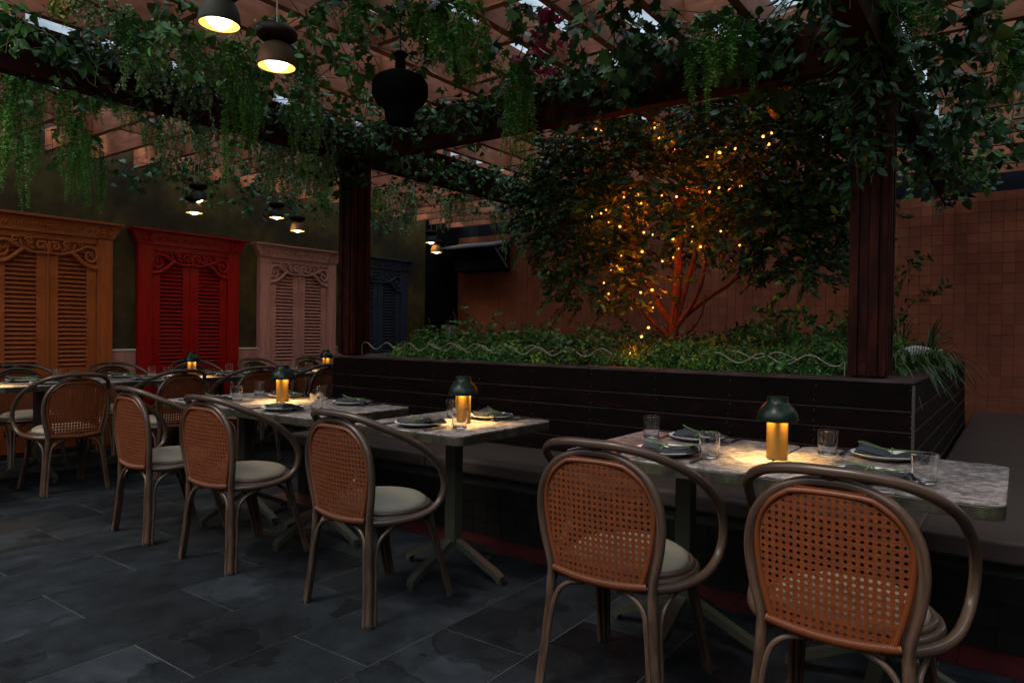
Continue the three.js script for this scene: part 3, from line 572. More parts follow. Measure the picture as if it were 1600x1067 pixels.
// ---------------------------------------------------------------- place settings
const plateG = lathe([[0, 0.004], [0.05, 0.004], [0.052, 0], [0.058, 0], [0.06, 0.004], [0.085, 0.008], [0.107, 0.017], [0.11, 0.019], [0.109, 0.0205], [0.085, 0.0125], [0.06, 0.0085], [0, 0.0082]], 48);
function clothGeo(s, w = 0.2, d = 0.125) {
  const nx = 22, nz = 12, parts = [];
  for (let layer = 0; layer < 3; layer++) {
    const g = new THREE.BoxGeometry(w * (1 - layer * 0.04), 0.004, d * (1 - layer * 0.05), nx, 1, nz), p = g.attributes.position;
    for (let i = 0; i < p.count; i++) {
      const x = p.getX(i), z = p.getZ(i), u = x / w, v = z / d;
      const y = 0.006 * layer + 0.007 * Math.sin(u * 7 + s + layer * 0.7) * (0.4 + 0.6 * Math.abs(u)) + 0.018 * Math.pow(Math.max(0, u + 0.1), 2) * 3 * (0.5 + v) + 0.004 * Math.sin(v * 9 + s * 2 + u * 5) - 0.01 * Math.exp(-Math.pow((u + 0.08) / 0.09, 2));
      p.setXYZ(i, x + 0.004 * Math.sin(v * 5 + s), p.getY(i) + y, z * (1 - 0.22 * Math.exp(-Math.pow((u + 0.08) / 0.12, 2))) + 0.003 * Math.sin(u * 9 + s));
    }
    g.computeVertexNormals(); parts.push(g);
  }
  return merge(parts);
}
const clothG = [0.3, 1.9, 4.1].map((s) => clothGeo(s));
const stalkG = [0, 1].map((k) => merge([tube([[-0.095, 0.034, -0.035], [-0.03, 0.03, -0.012 + k * 0.006], [0.0, 0.027, 0.004], [0.06, 0.033, 0.028], [0.1, 0.043, 0.04]], 0.0026, 20, 5), tube([[-0.012, 0.016, -0.05], [-0.014, 0.03, -0.02], [-0.01, 0.033, 0.01], [-0.016, 0.02, 0.05]], 0.0022, 14, 5)]));
const knifeBlade = (() => { const s = new THREE.Shape(); s.moveTo(0, -0.008); s.lineTo(0.085, -0.008); s.quadraticCurveTo(0.105, -0.004, 0.108, 0.006); s.lineTo(0, 0.006); return new THREE.ExtrudeGeometry(s, { depth: 0.0015, bevelEnabled: false }).rotateX(-Math.PI / 2).translate(0.0, 0.0045, 0); })();
const forkHead = (() => { const s = new THREE.Shape(); s.moveTo(0, -0.003); s.lineTo(0.03, -0.003); s.quadraticCurveTo(0.045, -0.012, 0.055, -0.012); for (let k = 0; k < 4; k++) { const y = -0.012 + k * 0.0066; s.lineTo(0.1, y + 0.0006); s.lineTo(0.1, y + 0.0036); if (k < 3) { s.lineTo(0.062, y + 0.0044); s.lineTo(0.062, y + 0.0064); } } s.lineTo(0.055, 0.012); s.quadraticCurveTo(0.045, 0.012, 0.03, 0.003); s.lineTo(0, 0.003); return new THREE.ExtrudeGeometry(s, { depth: 0.0018, bevelEnabled: false }).rotateX(-Math.PI / 2).translate(0, 0.0045, 0); })();
const handleG = rbox(0.1, 0.007, 0.012, 0.003).translate(-0.05, 0.005, 0);
const glassG = lathe([[0, 0.0005], [0.029, 0.0005], [0.031, 0.002], [0.034, 0.04], [0.0375, 0.088], [0.0368, 0.0894], [0.0358, 0.088], [0.0322, 0.04], [0.0295, 0.012], [0.026, 0.0095], [0, 0.009]], 40);
function setting(x, z, side, where, i, glassAt) { // side: direction in which the guest sits (angle)
  const p = single('plate', `cream plate ${where}`, 'plate', plateG, M.porcelain, [x, TT, z], 0, 'cream dinner plates');
  const n = thing('napkin', `grey napkin on the plate ${where}`, 'napkin', [x + 0.012, TT + 0.0135, z], side + rr(-0.3, 0.3), 'grey napkins');
  part(n, 'cloth', clothG[i % 3], M.napkin); part(n, 'green_tie', stalkG[i % 2], M.stalk, [0, -0.008, 0]);
  const c = Math.cos(side), s = Math.sin(side), at = (u, v) => [x + u * c + v * s, TT, z - u * s + v * c];
  const k = thing('table_knife', `knife beside the plate ${where}`, 'knife', at(0.135, 0.02), side + Math.PI / 2 + 0.06, 'black handled knives');
  part(k, 'blade', knifeBlade, M.steel); part(k, 'handle', handleG, M.blackHandle);
  const f = thing('table_fork', `fork beside the plate ${where}`, 'fork', at(-0.135, 0.02), side + Math.PI / 2 - 0.05, 'black handled forks');
  part(f, 'tines', forkHead, M.steel); part(f, 'handle', handleG, M.blackHandle);
  if (glassAt) single('tumbler', `tumbler by the plate ${where}`, 'glass', glassG, M.glass, [glassAt[0], TT, glassAt[1]], 0, 'clear tumblers');
}
const SETS = [
  [-1.06, -2.76, Math.PI, 'on the bench side of the right pair, left seat', [-1.23, -2.7]],
  [-1.02, -2.36, 0, 'behind the second chair from the right', [-0.87, -2.39]],
  [-0.38, -2.78, Math.PI, 'on the bench side of the right pair, right seat', [-0.56, -2.74]],
  [-0.36, -2.35, 0, 'behind the rightmost chair', [-0.22, -2.38]],
  [-2.12, -2.77, Math.PI, 'on the bench side of the single middle table', [-2.27, -2.66]],
  [-2.2, -2.34, 0, 'behind the middle chair', [-2.01, -2.4]],
  [-3.12, -2.76, Math.PI, 'on the bench side of the left pair, right seat', [-3.42, -2.79]],
  [-3.17, -2.32, 0, 'at the chair side of the left pair, right seat', [-3.05, -2.45]],
  [-3.74, -2.77, Math.PI, 'on the bench side of the left pair, left seat', [-3.98, -2.74]],
  [-3.86, -2.33, 0, 'at the chair side of the left pair, left seat', [-3.74, -2.42]],
];
SETS.forEach(([x, z, s, w, g], i) => setting(x, z, s, w, i, g));
LT.forEach(([x, z], i) => {
  const nm = ['first', 'second', 'third', 'fourth', 'fifth', 'sixth'][i];
  setting(-6.2, z + 0.05, -Math.PI / 2, `at the wall side of the ${nm} table by the shutters`, i, [-6.12, z - 0.16]);
  setting(-5.84, z + 0.02, Math.PI / 2, `at the chair side of the ${nm} table by the shutters`, i + 1, [-5.93, z - 0.2]);
});

// ---------------------------------------------------------------- pendants
function pendant(x, y, z, ochre, label) {
  const t = thing('pendant_lamp', label, 'lamp', [x, y, z], 0, 'small pendant lamps under the pergola');
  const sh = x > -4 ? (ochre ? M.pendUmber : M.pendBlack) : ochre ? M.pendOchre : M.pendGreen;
  part(t, 'lamp_shade', lathe([[0.07, 0], [0.073, 0.001], [0.073, 0.012], [0.07, 0.04], [0.062, 0.066], [0.05, 0.084], [0.03, 0.094], [0, 0.096], [0, 0.092], [0.029, 0.09], [0.048, 0.081], [0.0595, 0.064], [0.067, 0.04], [0.07, 0.012], [0.07, 0]], 40), sh);
  part(t, 'shade_liner', lathe([[0.0695, 0.001], [0.0692, 0.012], [0.0662, 0.04], [0.0588, 0.0635], [0.0475, 0.08], [0.0285, 0.089], [0, 0.091]], 36), M.pendLiner);
  part(t, 'cap', lathe([[0, 0.096], [0.03, 0.097], [0.06, 0.103], [0.075, 0.116], [0.078, 0.13], [0.07, 0.146], [0.045, 0.154], [0.008, 0.156], [0.006, 0.17], [0, 0.17]], 36), M.pendCap);
  part(t, 'cord', new THREE.CylinderGeometry(0.0028, 0.0028, RB - y - 0.16, 6).translate(0, 0.165 + (RB - y - 0.16) / 2, 0), M.cord);
  part(t, 'globe_bulb', new THREE.SphereGeometry(0.046, 24, 16).translate(0, 0.03, 0), M.globe);
  point(t, lin(1, 0.68, 0.34), x > -4 ? 0.1 : 0.3, [0, 0.03, 0], 2);
  return t;
}
pendant(-2.36, 2.185, -1.69, true, 'large near pendant lamp with brown cap, lower of the top left pair');
pendant(-2.38, 2.27, -1.46, false, 'large near pendant lamp cropped by the top edge of the photo');
pendant(-5.95, 2.30, -3.46, false, 'green pendant lamp above the red door, upper of its pair');
pendant(-5.98, 2.19, -3.44, true, 'ochre pendant lamp above the red door, lower of its pair');
pendant(-6.0, 2.27, -4.31, false, 'green pendant lamp above the pink door, left of its pair');
pendant(-6.0, 2.17, -4.56, true, 'ochre pendant lamp above the pink door, right of its pair');
pendant(-6.0, 2.27, -6.57, false, 'green pendant lamp above the navy door, left of its pair');
pendant(-6.0, 2.16, -6.67, true, 'ochre pendant lamp above the navy door, right of its pair');
// unlit dark wicker lampshades
function basket(x, y, z, s, label) {
  const t = thing('wicker_lampshade', label, 'lampshade', [x, y, z]);
  const prof = [[0.075, 0], [0.09, 0.02], [0.1, 0.09], [0.15, 0.13], [0.178, 0.18], [0.176, 0.25], [0.155, 0.285], [0.1, 0.315], [0.035, 0.325], [0.03, 0.42], [0.045, 0.44], [0.03, 0.46]].map(([a, b]) => [a * s, b * s]);
  part(t, 'woven_shell', lathe(prof, 40), M.wicker).material.side = THREE.DoubleSide;
  const rings = []; for (let i = 0; i < prof.length - 1; i++) for (let k = 0; k < 5; k++) { const u = k / 5, r = prof[i][0] + (prof[i + 1][0] - prof[i][0]) * u, yy = prof[i][1] + (prof[i + 1][1] - prof[i][1]) * u; rings.push(new THREE.TorusGeometry(r, 0.004 * s, 5, 36).rotateX(Math.PI / 2).translate(0, yy, 0)); }
  part(t, 'wicker_strands', merge(rings), M.wicker).userData.kind = 'stuff';
  part(t, 'cord', new THREE.CylinderGeometry(0.004, 0.004, Math.max(0.05, 2.9 - y - 0.45 * s), 6).translate(0, 0.45 * s + (2.9 - y - 0.45 * s) / 2, 0), M.wire);
}
basket(-2.5, 2.19, -2.5, 0.76, 'black wicker lampshade with a neck hanging at top centre');

// ================================================================ planting
// leaf outlines: length 1 along +y, folded along the midrib, tip curling
function leafGeo(outline, fold, curl) {
  const pos = [], idx = [], uv = [], n = outline.length;
  const put = (x, y) => { pos.push(x, y, fold * Math.abs(x) - curl * y * y); uv.push(x + 0.5, y); return pos.length / 3 - 1; };
  const mid = outline.map(([, y]) => put(0, y)), L = outline.map(([x, y]) => put(-x, y)), R = outline.map(([x, y]) => put(x, y));
  for (let i = 0; i < n - 1; i++) { idx.push(mid[i], R[i], R[i + 1], mid[i], R[i + 1], mid[i + 1], mid[i], L[i + 1], L[i], mid[i], mid[i + 1], L[i + 1]); }
  return { pos, idx };
}
const LEAF = {
  ovate: leafGeo([[0.0, 0], [0.2, 0.22], [0.24, 0.45], [0.14, 0.78], [0, 1]], 0.3, 0.22),
  slim: leafGeo([[0.0, 0], [0.11, 0.35], [0.08, 0.7], [0, 1]], 0.3, 0.3),
  heart: leafGeo([[0.04, 0], [0.36, -0.08], [0.46, 0.18], [0.38, 0.45], [0.2, 0.76], [0, 1.02]], 0.28, 0.3),
  needle: leafGeo([[0.0, 0], [0.07, 0.5], [0, 1]], 0.2, 0.3),
  round: leafGeo([[0.05, 0], [0.42, 0.4], [0.3, 0.8], [0, 1]], 0.2, 0.15),
  blade: leafGeo([[0.018, 0], [0.024, 0.3], [0.02, 0.6], [0.012, 0.85], [0, 1]], 0.6, 0.5),
};
function fanLeaf(pts, fold, curl) { // lobed outline, star-shaped about (0, .35)
  const pos = [0, 0.32, 0], idx = [], m = [...pts, ...pts.slice(1, -1).reverse().map(([x, y]) => [-x, y])];
  for (const [x, y] of m) pos.push(x, y, fold * Math.abs(x) - curl * (x * x + y * y) * 0.8);
  for (let i = 0; i < m.length; i++) idx.push(0, 1 + i, 1 + (i + 1) % m.length);
  return { pos, idx };
}
LEAF.maple = fanLeaf([[0, 0], [0.14, 0.06], [0.42, -0.08], [0.34, 0.16], [0.62, 0.36], [0.36, 0.4], [0.4, 0.74], [0.2, 0.62], [0, 1.05]], 0.12, 0.18);
LEAF.monstera = fanLeaf([[0, 0], [0.3, -0.12], [0.46, 0.06], [0.3, 0.18], [0.56, 0.2], [0.54, 0.32], [0.3, 0.34], [0.55, 0.42], [0.5, 0.55], [0.26, 0.48], [0.44, 0.68], [0.34, 0.78], [0.2, 0.62], [0.2, 0.92], [0, 1.08]], 0.2, 0.22);
LEAF.ivy = fanLeaf([[0, 0], [0.22, -0.12], [0.4, 0.06], [0.3, 0.24], [0.46, 0.4], [0.26, 0.5], [0.2, 0.75], [0, 1]], 0.2, 0.25);
const geoOf = (t) => { const g = new THREE.BufferGeometry(); g.setAttribute('position', new THREE.Float32BufferAttribute(t.pos, 3)); g.setIndex(t.idx); g.computeVertexNormals(); return g; };
class Batch {
  constructor() { this.p = []; this.i = []; this.c = []; }
  add(t, m, c) {
    const b = this.p.length / 3, e = m.elements, P = t.pos;
    for (let k = 0; k < P.length; k += 3) { const x = P[k], y = P[k + 1], z = P[k + 2]; this.p.push(e[0] * x + e[4] * y + e[8] * z + e[12], e[1] * x + e[5] * y + e[9] * z + e[13], e[2] * x + e[6] * y + e[10] * z + e[14]); this.c.push(c[0], c[1], c[2]); }
    for (const q of t.idx) this.i.push(q + b);
  }
  geo() { const g = new THREE.BufferGeometry(); g.setAttribute('position', new THREE.Float32BufferAttribute(this.p, 3)); g.setAttribute('color', new THREE.Float32BufferAttribute(this.c, 3)); g.setIndex(this.i); g.computeVertexNormals(); return g; }
}
const _m = new THREE.Matrix4(), _q = new THREE.Quaternion(), _e = new THREE.Euler(), UPV = V(0, 1, 0);
function xf(pos, dir, roll, s, sx = 1) { // leaf at pos pointing along dir
  const q = new THREE.Quaternion().setFromUnitVectors(UPV, dir), r = new THREE.Quaternion().setFromAxisAngle(UPV, roll);
  return new THREE.Matrix4().compose(pos, q.multiply(r), V(s * sx, s, s));
}
const rdir = (down = 0) => { for (;;) { const v = V(rr(-1, 1), rr(-1, 1), rr(-1, 1)); if (v.lengthSq() < 1 && v.lengthSq() > 0.02) { v.normalize(); v.y -= down; return v.normalize(); } } };
const tint = (c, a = 0.3) => { const k = 1 + rr(-a, a), w = rr(-0.12, 0.12); return [c[0] * k * (1 + w), c[1] * k, c[2] * k * (1 - w)]; };
const GREEN = { fern: [0.1, 0.28, 0.034], lime: [0.19, 0.28, 0.02], ivy: [0.06, 0.165, 0.03], dark: [0.024, 0.072, 0.016], pale: [0.24, 0.34, 0.14], blue: [0.06, 0.16, 0.065], tree: [0.022, 0.062, 0.013], cover: [0.05, 0.115, 0.02] };
const SPOT_S = [[-2.37,-3.35,0.67],[-2.5,-3.44,0.42],[-1.28,-3.37,0.49],[-1.18,-3.53,0.34],[-1.2,-3.38,0.28],[-5.07,-1.79,0.82],[-5.2,-1.77,0.53],[-5.86,-2.41,0.61],[-3.65,-2.1,0.28],[-3.78,-2.46,0.72],[-3.8,-2.58,0.54],[-5.12,-3.66,0.49],[-5.07,-3.95,0.39],[-0.39,-3.69,0.26],[-0.5,-3.7,0.27],[-0.11,-4.39,0.41],[-0.04,-4.44,0.33],[-2.26,-2.58,0.28],[-2.4,-2.84,0.3],[-2.17,-2.64,0.31],[-2.38,-2.5,0.15],[-4.62,-2.02,0.27],[-6.02,-4.94,0.41],[-5.81,-5.48,0.32],[-4.92,-1.82,0.31],[-0.62,-3.54,0.17],[-5.34,-2.75,0.31],[-2.67,-2.22,0.15],[-2.62,-2.34,0.15]];
const SPOT_W = [[-3.65,-2.0,0.42],[-3.84,-2.19,0.33],[-3.65,-2.31,0.29],[-4.41,-3.26,0.61],[-4.4,-3.09,0.55],[-5.77,-5.94,0.48],[-5.66,-6.49,0.39],[-5.33,-7.23,0.69],[-5.79,-8.19,0.56],[-3.61,-1.58,0.15],[-7.54,-4.39,0.35],[-0.16,-4.01,0.12],[-5.77,-4.38,0.34],[-4.71,-2.88,0.51],[-4.09,-3.29,0.32],[-3.4,-2.6,0.22]];
const SPOT_Y = [[-2.52,-2.62,0.18],[-2.43,-2.68,0.21],[-2.4,-2.94,0.21],[-2.49,-2.51,0.13],[-3.71,-1.51,0.11],[-2.39,-2.8,0.22],[-2.45,-3.12,0.18],[-0.82,-3.91,0.13]];
const SPOT_P = [[-4.21,-1.62],[-4.41,-1.86],[-4.27,-2.01],[-4.1,-1.5],[-4.25,-2.15],[-4.71,-2.1],[-3.24,-2.7],[-3.28,-2.92],[-3.61,-3.12],[-4.0,-3.83],[-3.9,-4.01],[-3.63,-4.08],[-4.04,-3.71],[-4.56,-3.68],[-3.57,-2.73],[-3.88,-3.18],[-4.66,-4.63],[-4.63,-5.11],[-4.7,-5.59],[-5.32,-5.58],[-4.74,-6.07],[-4.97,-6.67],[-4.47,-6.53],[-6.33,-6.08],[-5.4,-3.36],[-6.04,-3.46],[-6.03,-3.96],[-6.24,-3.33],[-5.51,-3.94],[-5.41,-4.15],[-5.3,-4.43],[-4.03,-1.38],[-3.42,-1.79],[-3.23,-1.84],[-3.63,-1.74],[-2.78,-2.23],[-2.85,-2.54],[-3.3,-2.24],[-3.13,-2.35]];
const SPOT_M = [[-2.21,-2.97],[-2.19,-3.19],[-1.99,-3.12],[-1.83,-3.05],[-1.69,-3.05],[-1.54,-3.07],[-1.51,-3.26],[-2.23,-3.44],[-2.19,-3.65],[-2.14,-3.88],[-1.96,-3.87],[-1.75,-3.7],[-1.59,-3.59],[-2.39,-3.05],[-1.68,-3.33],[-2.37,-3.8],[-2.23,-3.89],[-1.47,-3.47],[-2.66,-2.31],[-2.62,-2.51],[-2.92,-2.7],[-1.93,-2.8],[-2.13,-2.76],[-1.46,-3.01]];
const SPOT_K = [[-1.09,-3.73],[-0.92,-3.57],[-0.91,-3.85],[-0.78,-3.59],[-0.83,-4.0],[-0.68,-3.82],[-0.6,-3.7],[-1.09,-3.98],[-1.23,-4.0],[-0.72,-4.17],[-0.6,-4.06],[-1.01,-4.09]];
const SPOT_R = [[-0.32,-4.07],[-0.23,-4.31],[-0.42,-4.28],[-0.3,-4.62],[-0.43,-5.09],[-0.57,-5.14],[-0.28,-5.56],[-0.15,-5.89],[-0.62,-5.95],[-0.44,-6.27],[-0.25,-6.6],[-0.09,-6.5],[-0.6,-6.72],[-0.46,-7.33],[-0.23,-7.48],[-0.63,-7.67],[-0.05,-5.8],[-0.65,-5.48],[-0.2,-4.99],[-0.59,-4.72],[-0.03,-4.98],[-0.43,-3.82],[-0.26,-3.86],[-0.06,-4.07]];
const BULBS = [[-2.58,2.68,-4.61],[-2.52,2.65,-4.58],[-2.72,2.65,-4.65],[-2.1,2.61,-4.59],[-2.06,2.53,-4.57],[-2.0,2.52,-4.65],[-2.03,2.49,-4.78],[-2.58,2.41,-4.75],[-2.55,2.35,-4.74],[-2.23,2.16,-4.61],[-2.08,2.15,-4.68],[-2.07,2.09,-4.62],[-2.11,2.1,-4.59],[-2.19,2.09,-4.58],[-2.33,2.15,-4.6],[-2.42,2.16,-4.78],[-2.38,2.11,-4.76],[-2.44,2.11,-4.75],[-2.56,2.1,-4.75],[-2.52,2.05,-4.6],[-2.61,2.04,-4.63],[-2.59,2.13,-4.71],[-1.99,2.14,-4.73],[-1.91,2.13,-4.76],[-1.7,2.42,-4.77],[-1.71,2.35,-4.57],[-1.72,2.44,-4.7],[-1.44,2.6,-4.72],[-1.38,2.46,-4.68],[-1.3,2.45,-4.59],[-1.41,2.39,-4.67],[-1.58,2.39,-4.57],[-1.7,2.42,-4.78],[-1.59,2.43,-4.77],[-1.44,2.22,-4.69],[-1.57,2.19,-4.63],[-1.85,2.17,-4.78],[-1.7,2.16,-4.69],[-1.7,2.18,-4.77],[-1.62,2.16,-4.76],[-1.52,2.15,-4.68],[-1.72,2.13,-4.65],[-1.35,2.41,-4.7],[-2.49,1.99,-4.66],[-2.36,1.94,-4.59],[-2.19,1.89,-4.63],[-2.18,1.89,-4.75],[-1.94,1.82,-4.56],[-1.8,1.89,-4.56],[-1.66,1.87,-4.71],[-1.82,1.8,-4.62],[-1.79,1.77,-4.68],[-2.22,1.76,-4.67],[-2.05,1.68,-4.64],[-2.04,1.72,-4.8],[-2.35,1.73,-4.6],[-2.41,1.66,-4.65],[-2.36,1.63,-4.6],[-2.49,1.64,-4.71],[-2.5,1.54,-4.62],[-2.47,1.46,-4.64],[-2.26,1.47,-4.74],[-2.12,1.48,-4.63],[-2.08,1.43,-4.69],[-2.18,1.36,-4.78],[-1.99,1.21,-4.3],[-2.04,1.15,-4.3],[-1.95,1.05,-3.95],[-1.54,1.77,-4.74],[-1.96,1.77,-4.7]];

const HC = 2.74;
for (const [list, n] of [[SPOT_S, 1], [SPOT_W, 2]]) for (const [x, z, l] of [...list]) if (x < -3.4 && x > -6.6) for (let k = 0; k < n; k++) list.push([+(x + rr(-0.35, 0.35)).toFixed(2), +(z + rr(-0.35, 0.35)).toFixed(2), +(l * rr(0.6, 1.05)).toFixed(2)]);
// feathery strands that hang in a curtain
function hangingFern(x, z, len, spread, col, label, group, needle = 0.032, step = 0.011) {
  const b = new Batch(), st = []; len = Math.max(len, 0.2);
  const n = 12;
  for (let k = 0; k < n; k++) {
    const L = len * rr(0.45, 1.0), a = rr(0, 6.28), r = spread * Math.sqrt(rnd()), ox = Math.cos(a) * r, oz = Math.sin(a) * r, c = tint(col, 0.25), pts = [];
    const sw = rr(-0.03, 0.03), sz = rr(-0.03, 0.03);
    for (let i = 0; i <= 6; i++) { const t = i / 6, s = Math.min(1, t * 2.2); pts.push(V(ox * (0.35 + 0.65 * s) + sw * t * Math.sin(t * 5), 0.06 * Math.sin(Math.min(1, t * 3) * Math.PI) * (r / spread) - L * t, oz * (0.35 + 0.65 * s) + sz * t * Math.sin(t * 4))); }
    const cv = new THREE.CatmullRomCurve3(pts), m = Math.round(L / step);
    st.push(new THREE.TubeGeometry(cv, 8, 0.0016, 3));
    for (let i = 0; i < m; i++) {
      const t = i / m, p = cv.getPoint(t), tp = 1 - 0.55 * Math.pow(t, 3);
      for (let q = 0; q < 4; q++) { const a2 = q * Math.PI / 2 + i * 0.9 + rr(-0.3, 0.3), d = V(Math.cos(a2), rr(-0.75, -0.15), Math.sin(a2)).normalize(); b.add(LEAF.needle, xf(p, d, rr(0, 6), needle * tp * rr(0.7, 1.15), 2.0), tint(c, 0.18)); }
    }
  }
  const t = thing('hanging_fern', label, 'hanging plant', [x, HC, z], rr(0, 6), group);
  part(t, 'stems', merge(st), M.stem).userData.kind = 'stuff'; part(t, 'fronds', b.geo(), M.leafMatte).userData.kind = 'stuff';
}
// trailing strings of little leaves
function trailing(x, z, len, spread, col, label, group, size = 0.017, n = 14, tpl = LEAF.round) {
  const b = new Batch(), st = []; len = Math.max(len, 0.16);
  for (let k = 0; k < n; k++) {
    const L = len * rr(0.45, 1), a = rr(0, 6.28), r = spread * Math.sqrt(rnd()), pts = [], w = rr(0, 6), c = tint(col, 0.3);
    for (let i = 0; i <= 7; i++) { const t = i / 7; pts.push(V(Math.cos(a) * r * Math.min(1, 0.4 + t * 1.5) + 0.015 * Math.sin(w + t * 9), 0.05 * (1 - t) - L * t, Math.sin(a) * r * Math.min(1, 0.4 + t * 1.5) + 0.015 * Math.cos(w + t * 8))); }
    const cv = new THREE.CatmullRomCurve3(pts), m = Math.round(L / (size * 0.62));
    st.push(new THREE.TubeGeometry(cv, 9, 0.0014, 3));
    for (let i = 0; i < m; i++) { const p = cv.getPoint(i / m); for (let q = 0; q < 2; q++) b.add(tpl, xf(p, rdir(0.35), rr(0, 6), size * rr(0.7, 1.25)), tint(c, 0.22)); }
  }
  const t = thing('trailing_vine', label, 'hanging plant', [x, HC, z], rr(0, 6), group);
  part(t, 'stems', merge(st), M.stem).userData.kind = 'stuff'; part(t, 'leaves', b.geo(), M.leafMatte).userData.kind = 'stuff';
}
// clump of bigger leaves on tangled stems; each leaf a part, or joined when small
function clump(name, x, y, z, rx, ry, rz, n, tpl, size, mats, label, group, joined) {
  const t = thing(name, label, 'climbing plant', [x, y, z], 0, group), st = [], b = joined ? new Batch() : null, g = joined ? null : mats.geo;
  const vines = Math.max(2, Math.round(n / 9));
  for (let k = 0; k < vines; k++) {
    let p = V(rr(-0.6, 0.6) * rx, rr(0, 0.8) * ry, rr(-0.6, 0.6) * rz); const pts = [p.clone()]; const d = V(rr(-1, 1), rr(-0.6, 0.2), rr(-1, 1)).normalize();
    for (let i = 0; i < 5; i++) { p = p.clone().addScaledVector(d, Math.max(rx, rz) * 0.32); d.y -= 0.16; d.add(V(rr(-0.4, 0.4), 0, rr(-0.4, 0.4))).normalize(); p.y = Math.max(p.y, -ry * 1.5); pts.push(p); }
    const cv = new THREE.CatmullRomCurve3(pts); st.push(new THREE.TubeGeometry(cv, 14, 0.0026, 4));
    for (let i = 0; i < n / vines; i++) {
      const q = cv.getPoint(rnd()), o = rdir(0.1), s = size * rr(0.65, 1.25); q.addScaledVector(o, size * 0.5);
      const dir = V(o.x, o.y * 0.5 - 0.55, o.z).normalize(), m4 = xf(q, dir, rr(0, 6.28), s);
      if (joined) b.add(tpl, m4, tint(joined, 0.35));
      else { const lf = new THREE.Mesh(g, mats[Math.floor(rnd() * mats.length)]); lf.name = 'leaf'; m4.decompose(lf.position, lf.quaternion, lf.scale); t.add(lf); }
    }
  }
  part(t, 'stems', merge(st), M.stem).userData.kind = 'stuff';
  if (joined) part(t, 'leaves', b.geo(), M.leaf).userData.kind = 'stuff';
  return t;
}
const mapleG = geoOf(LEAF.maple), heartG = geoOf(LEAF.heart), monsteraG = geoOf(LEAF.monstera);
const withGeo = (a, g) => Object.assign([...a], { geo: g });
const mM = withGeo(M.leafFlat, mapleG), kM = withGeo(M.leafVar, monsteraG), rM = withGeo(M.leafVar, heartG);
const PLACES = [[-5.9, -1.8, 'above the orange door tables'], [-5.9, -3.6, 'above the red door tables'], [-5.6, -4.8, 'above the pink door tables'], [-5.7, -6.3, 'before the navy door'], [-4.2, -1.7, 'on the left cross beam at the photo edge'], [-4.3, -2.8, 'halfway along the left cross beam'], [-4.1, -3.8, 'at the left post top'], [-3.5, -2.0, 'beside the near pendants'], [-3.3, -2.8, 'above the left pair of tables'], [-2.6, -2.4, 'left of the wicker shades'], [-2.3, -2.9, 'right of the wicker shades'], [-2.3, -3.6, 'on the front beam above the single table'], [-1.9, -2.9, 'by the magenta flowers'], [-1.6, -3.3, 'above the front beam centre'], [-1.1, -3.6, 'above the tree crown'], [-0.7, -3.8, 'at the right post top'], [-0.4, -4.0, 'right of the right post'], [-0.1, -4.6, 'in the upper right corner'], [-0.4, -5.3, 'above the right bench'], [-0.3, -6.6, 'above the far end of the right bench'], [-0.6, -7.6, 'above the pink tiles'], [-4.7, -5.2, 'behind the left post'], [-4.8, -6.5, 'above the planter far corner']];
const where = (x, z) => PLACES.reduce((a, p) => { const d = Math.hypot(p[0] - x, p[1] - z); return d < a[0] ? [d, p[2]] : a; }, [9, ''])[1];
SPOT_S.forEach(([x, z, l]) => hangingFern(x, z, l + 0.05, 0.1, GREEN.fern, 'bright feathery fern strands hanging ' + where(x, z), 'feathery ferns hanging from the pergola'));
SPOT_Y.forEach(([x, z, l]) => trailing(x, z, l, 0.1, GREEN.lime, 'yellow green small leaved plant ' + where(x, z), 'yellow green rafter plants', 0.024, 16, LEAF.ovate));
SPOT_W.forEach(([x, z, l]) => { if (x > -6.9) trailing(x, z, l, 0.1, GREEN.pale, 'pale strings of tiny leaves trailing ' + where(x, z), 'pale trailing vines'); });
SPOT_P.forEach(([x, z]) => clump('ivy_clump', x, HC - 0.1, z, 0.24, 0.13, 0.24, 46, rnd() < 0.5 ? LEAF.heart : LEAF.ivy, 0.046, [], 'dark glossy ivy clump ' + where(x, z), 'ivy clumps on the left rafters', rnd() < 0.3 ? GREEN.blue : GREEN.ivy));
SPOT_M.forEach(([x, z]) => clump('lobed_vine', x, HC - 0.06, z, 0.24, 0.14, 0.24, 26, LEAF.maple, 0.066, mM, 'dark vine with lobed leaves ' + where(x, z), 'lobed leaf vines on the central rafters'));
SPOT_K.forEach(([x, z]) => clump('monstera_clump', x, HC - 0.06, z, 0.22, 0.16, 0.22, 20, LEAF.monstera, 0.1, kM, 'split leaf monstera clump ' + where(x, z), 'monstera clumps by the right post'));
SPOT_R.forEach(([x, z]) => clump('pothos_clump', x, HC - 0.08, z, 0.26, 0.2, 0.26, 34, LEAF.heart, 0.066, rM, 'heart leaved pothos clump ' + where(x, z), 'pothos clumps at upper right'));
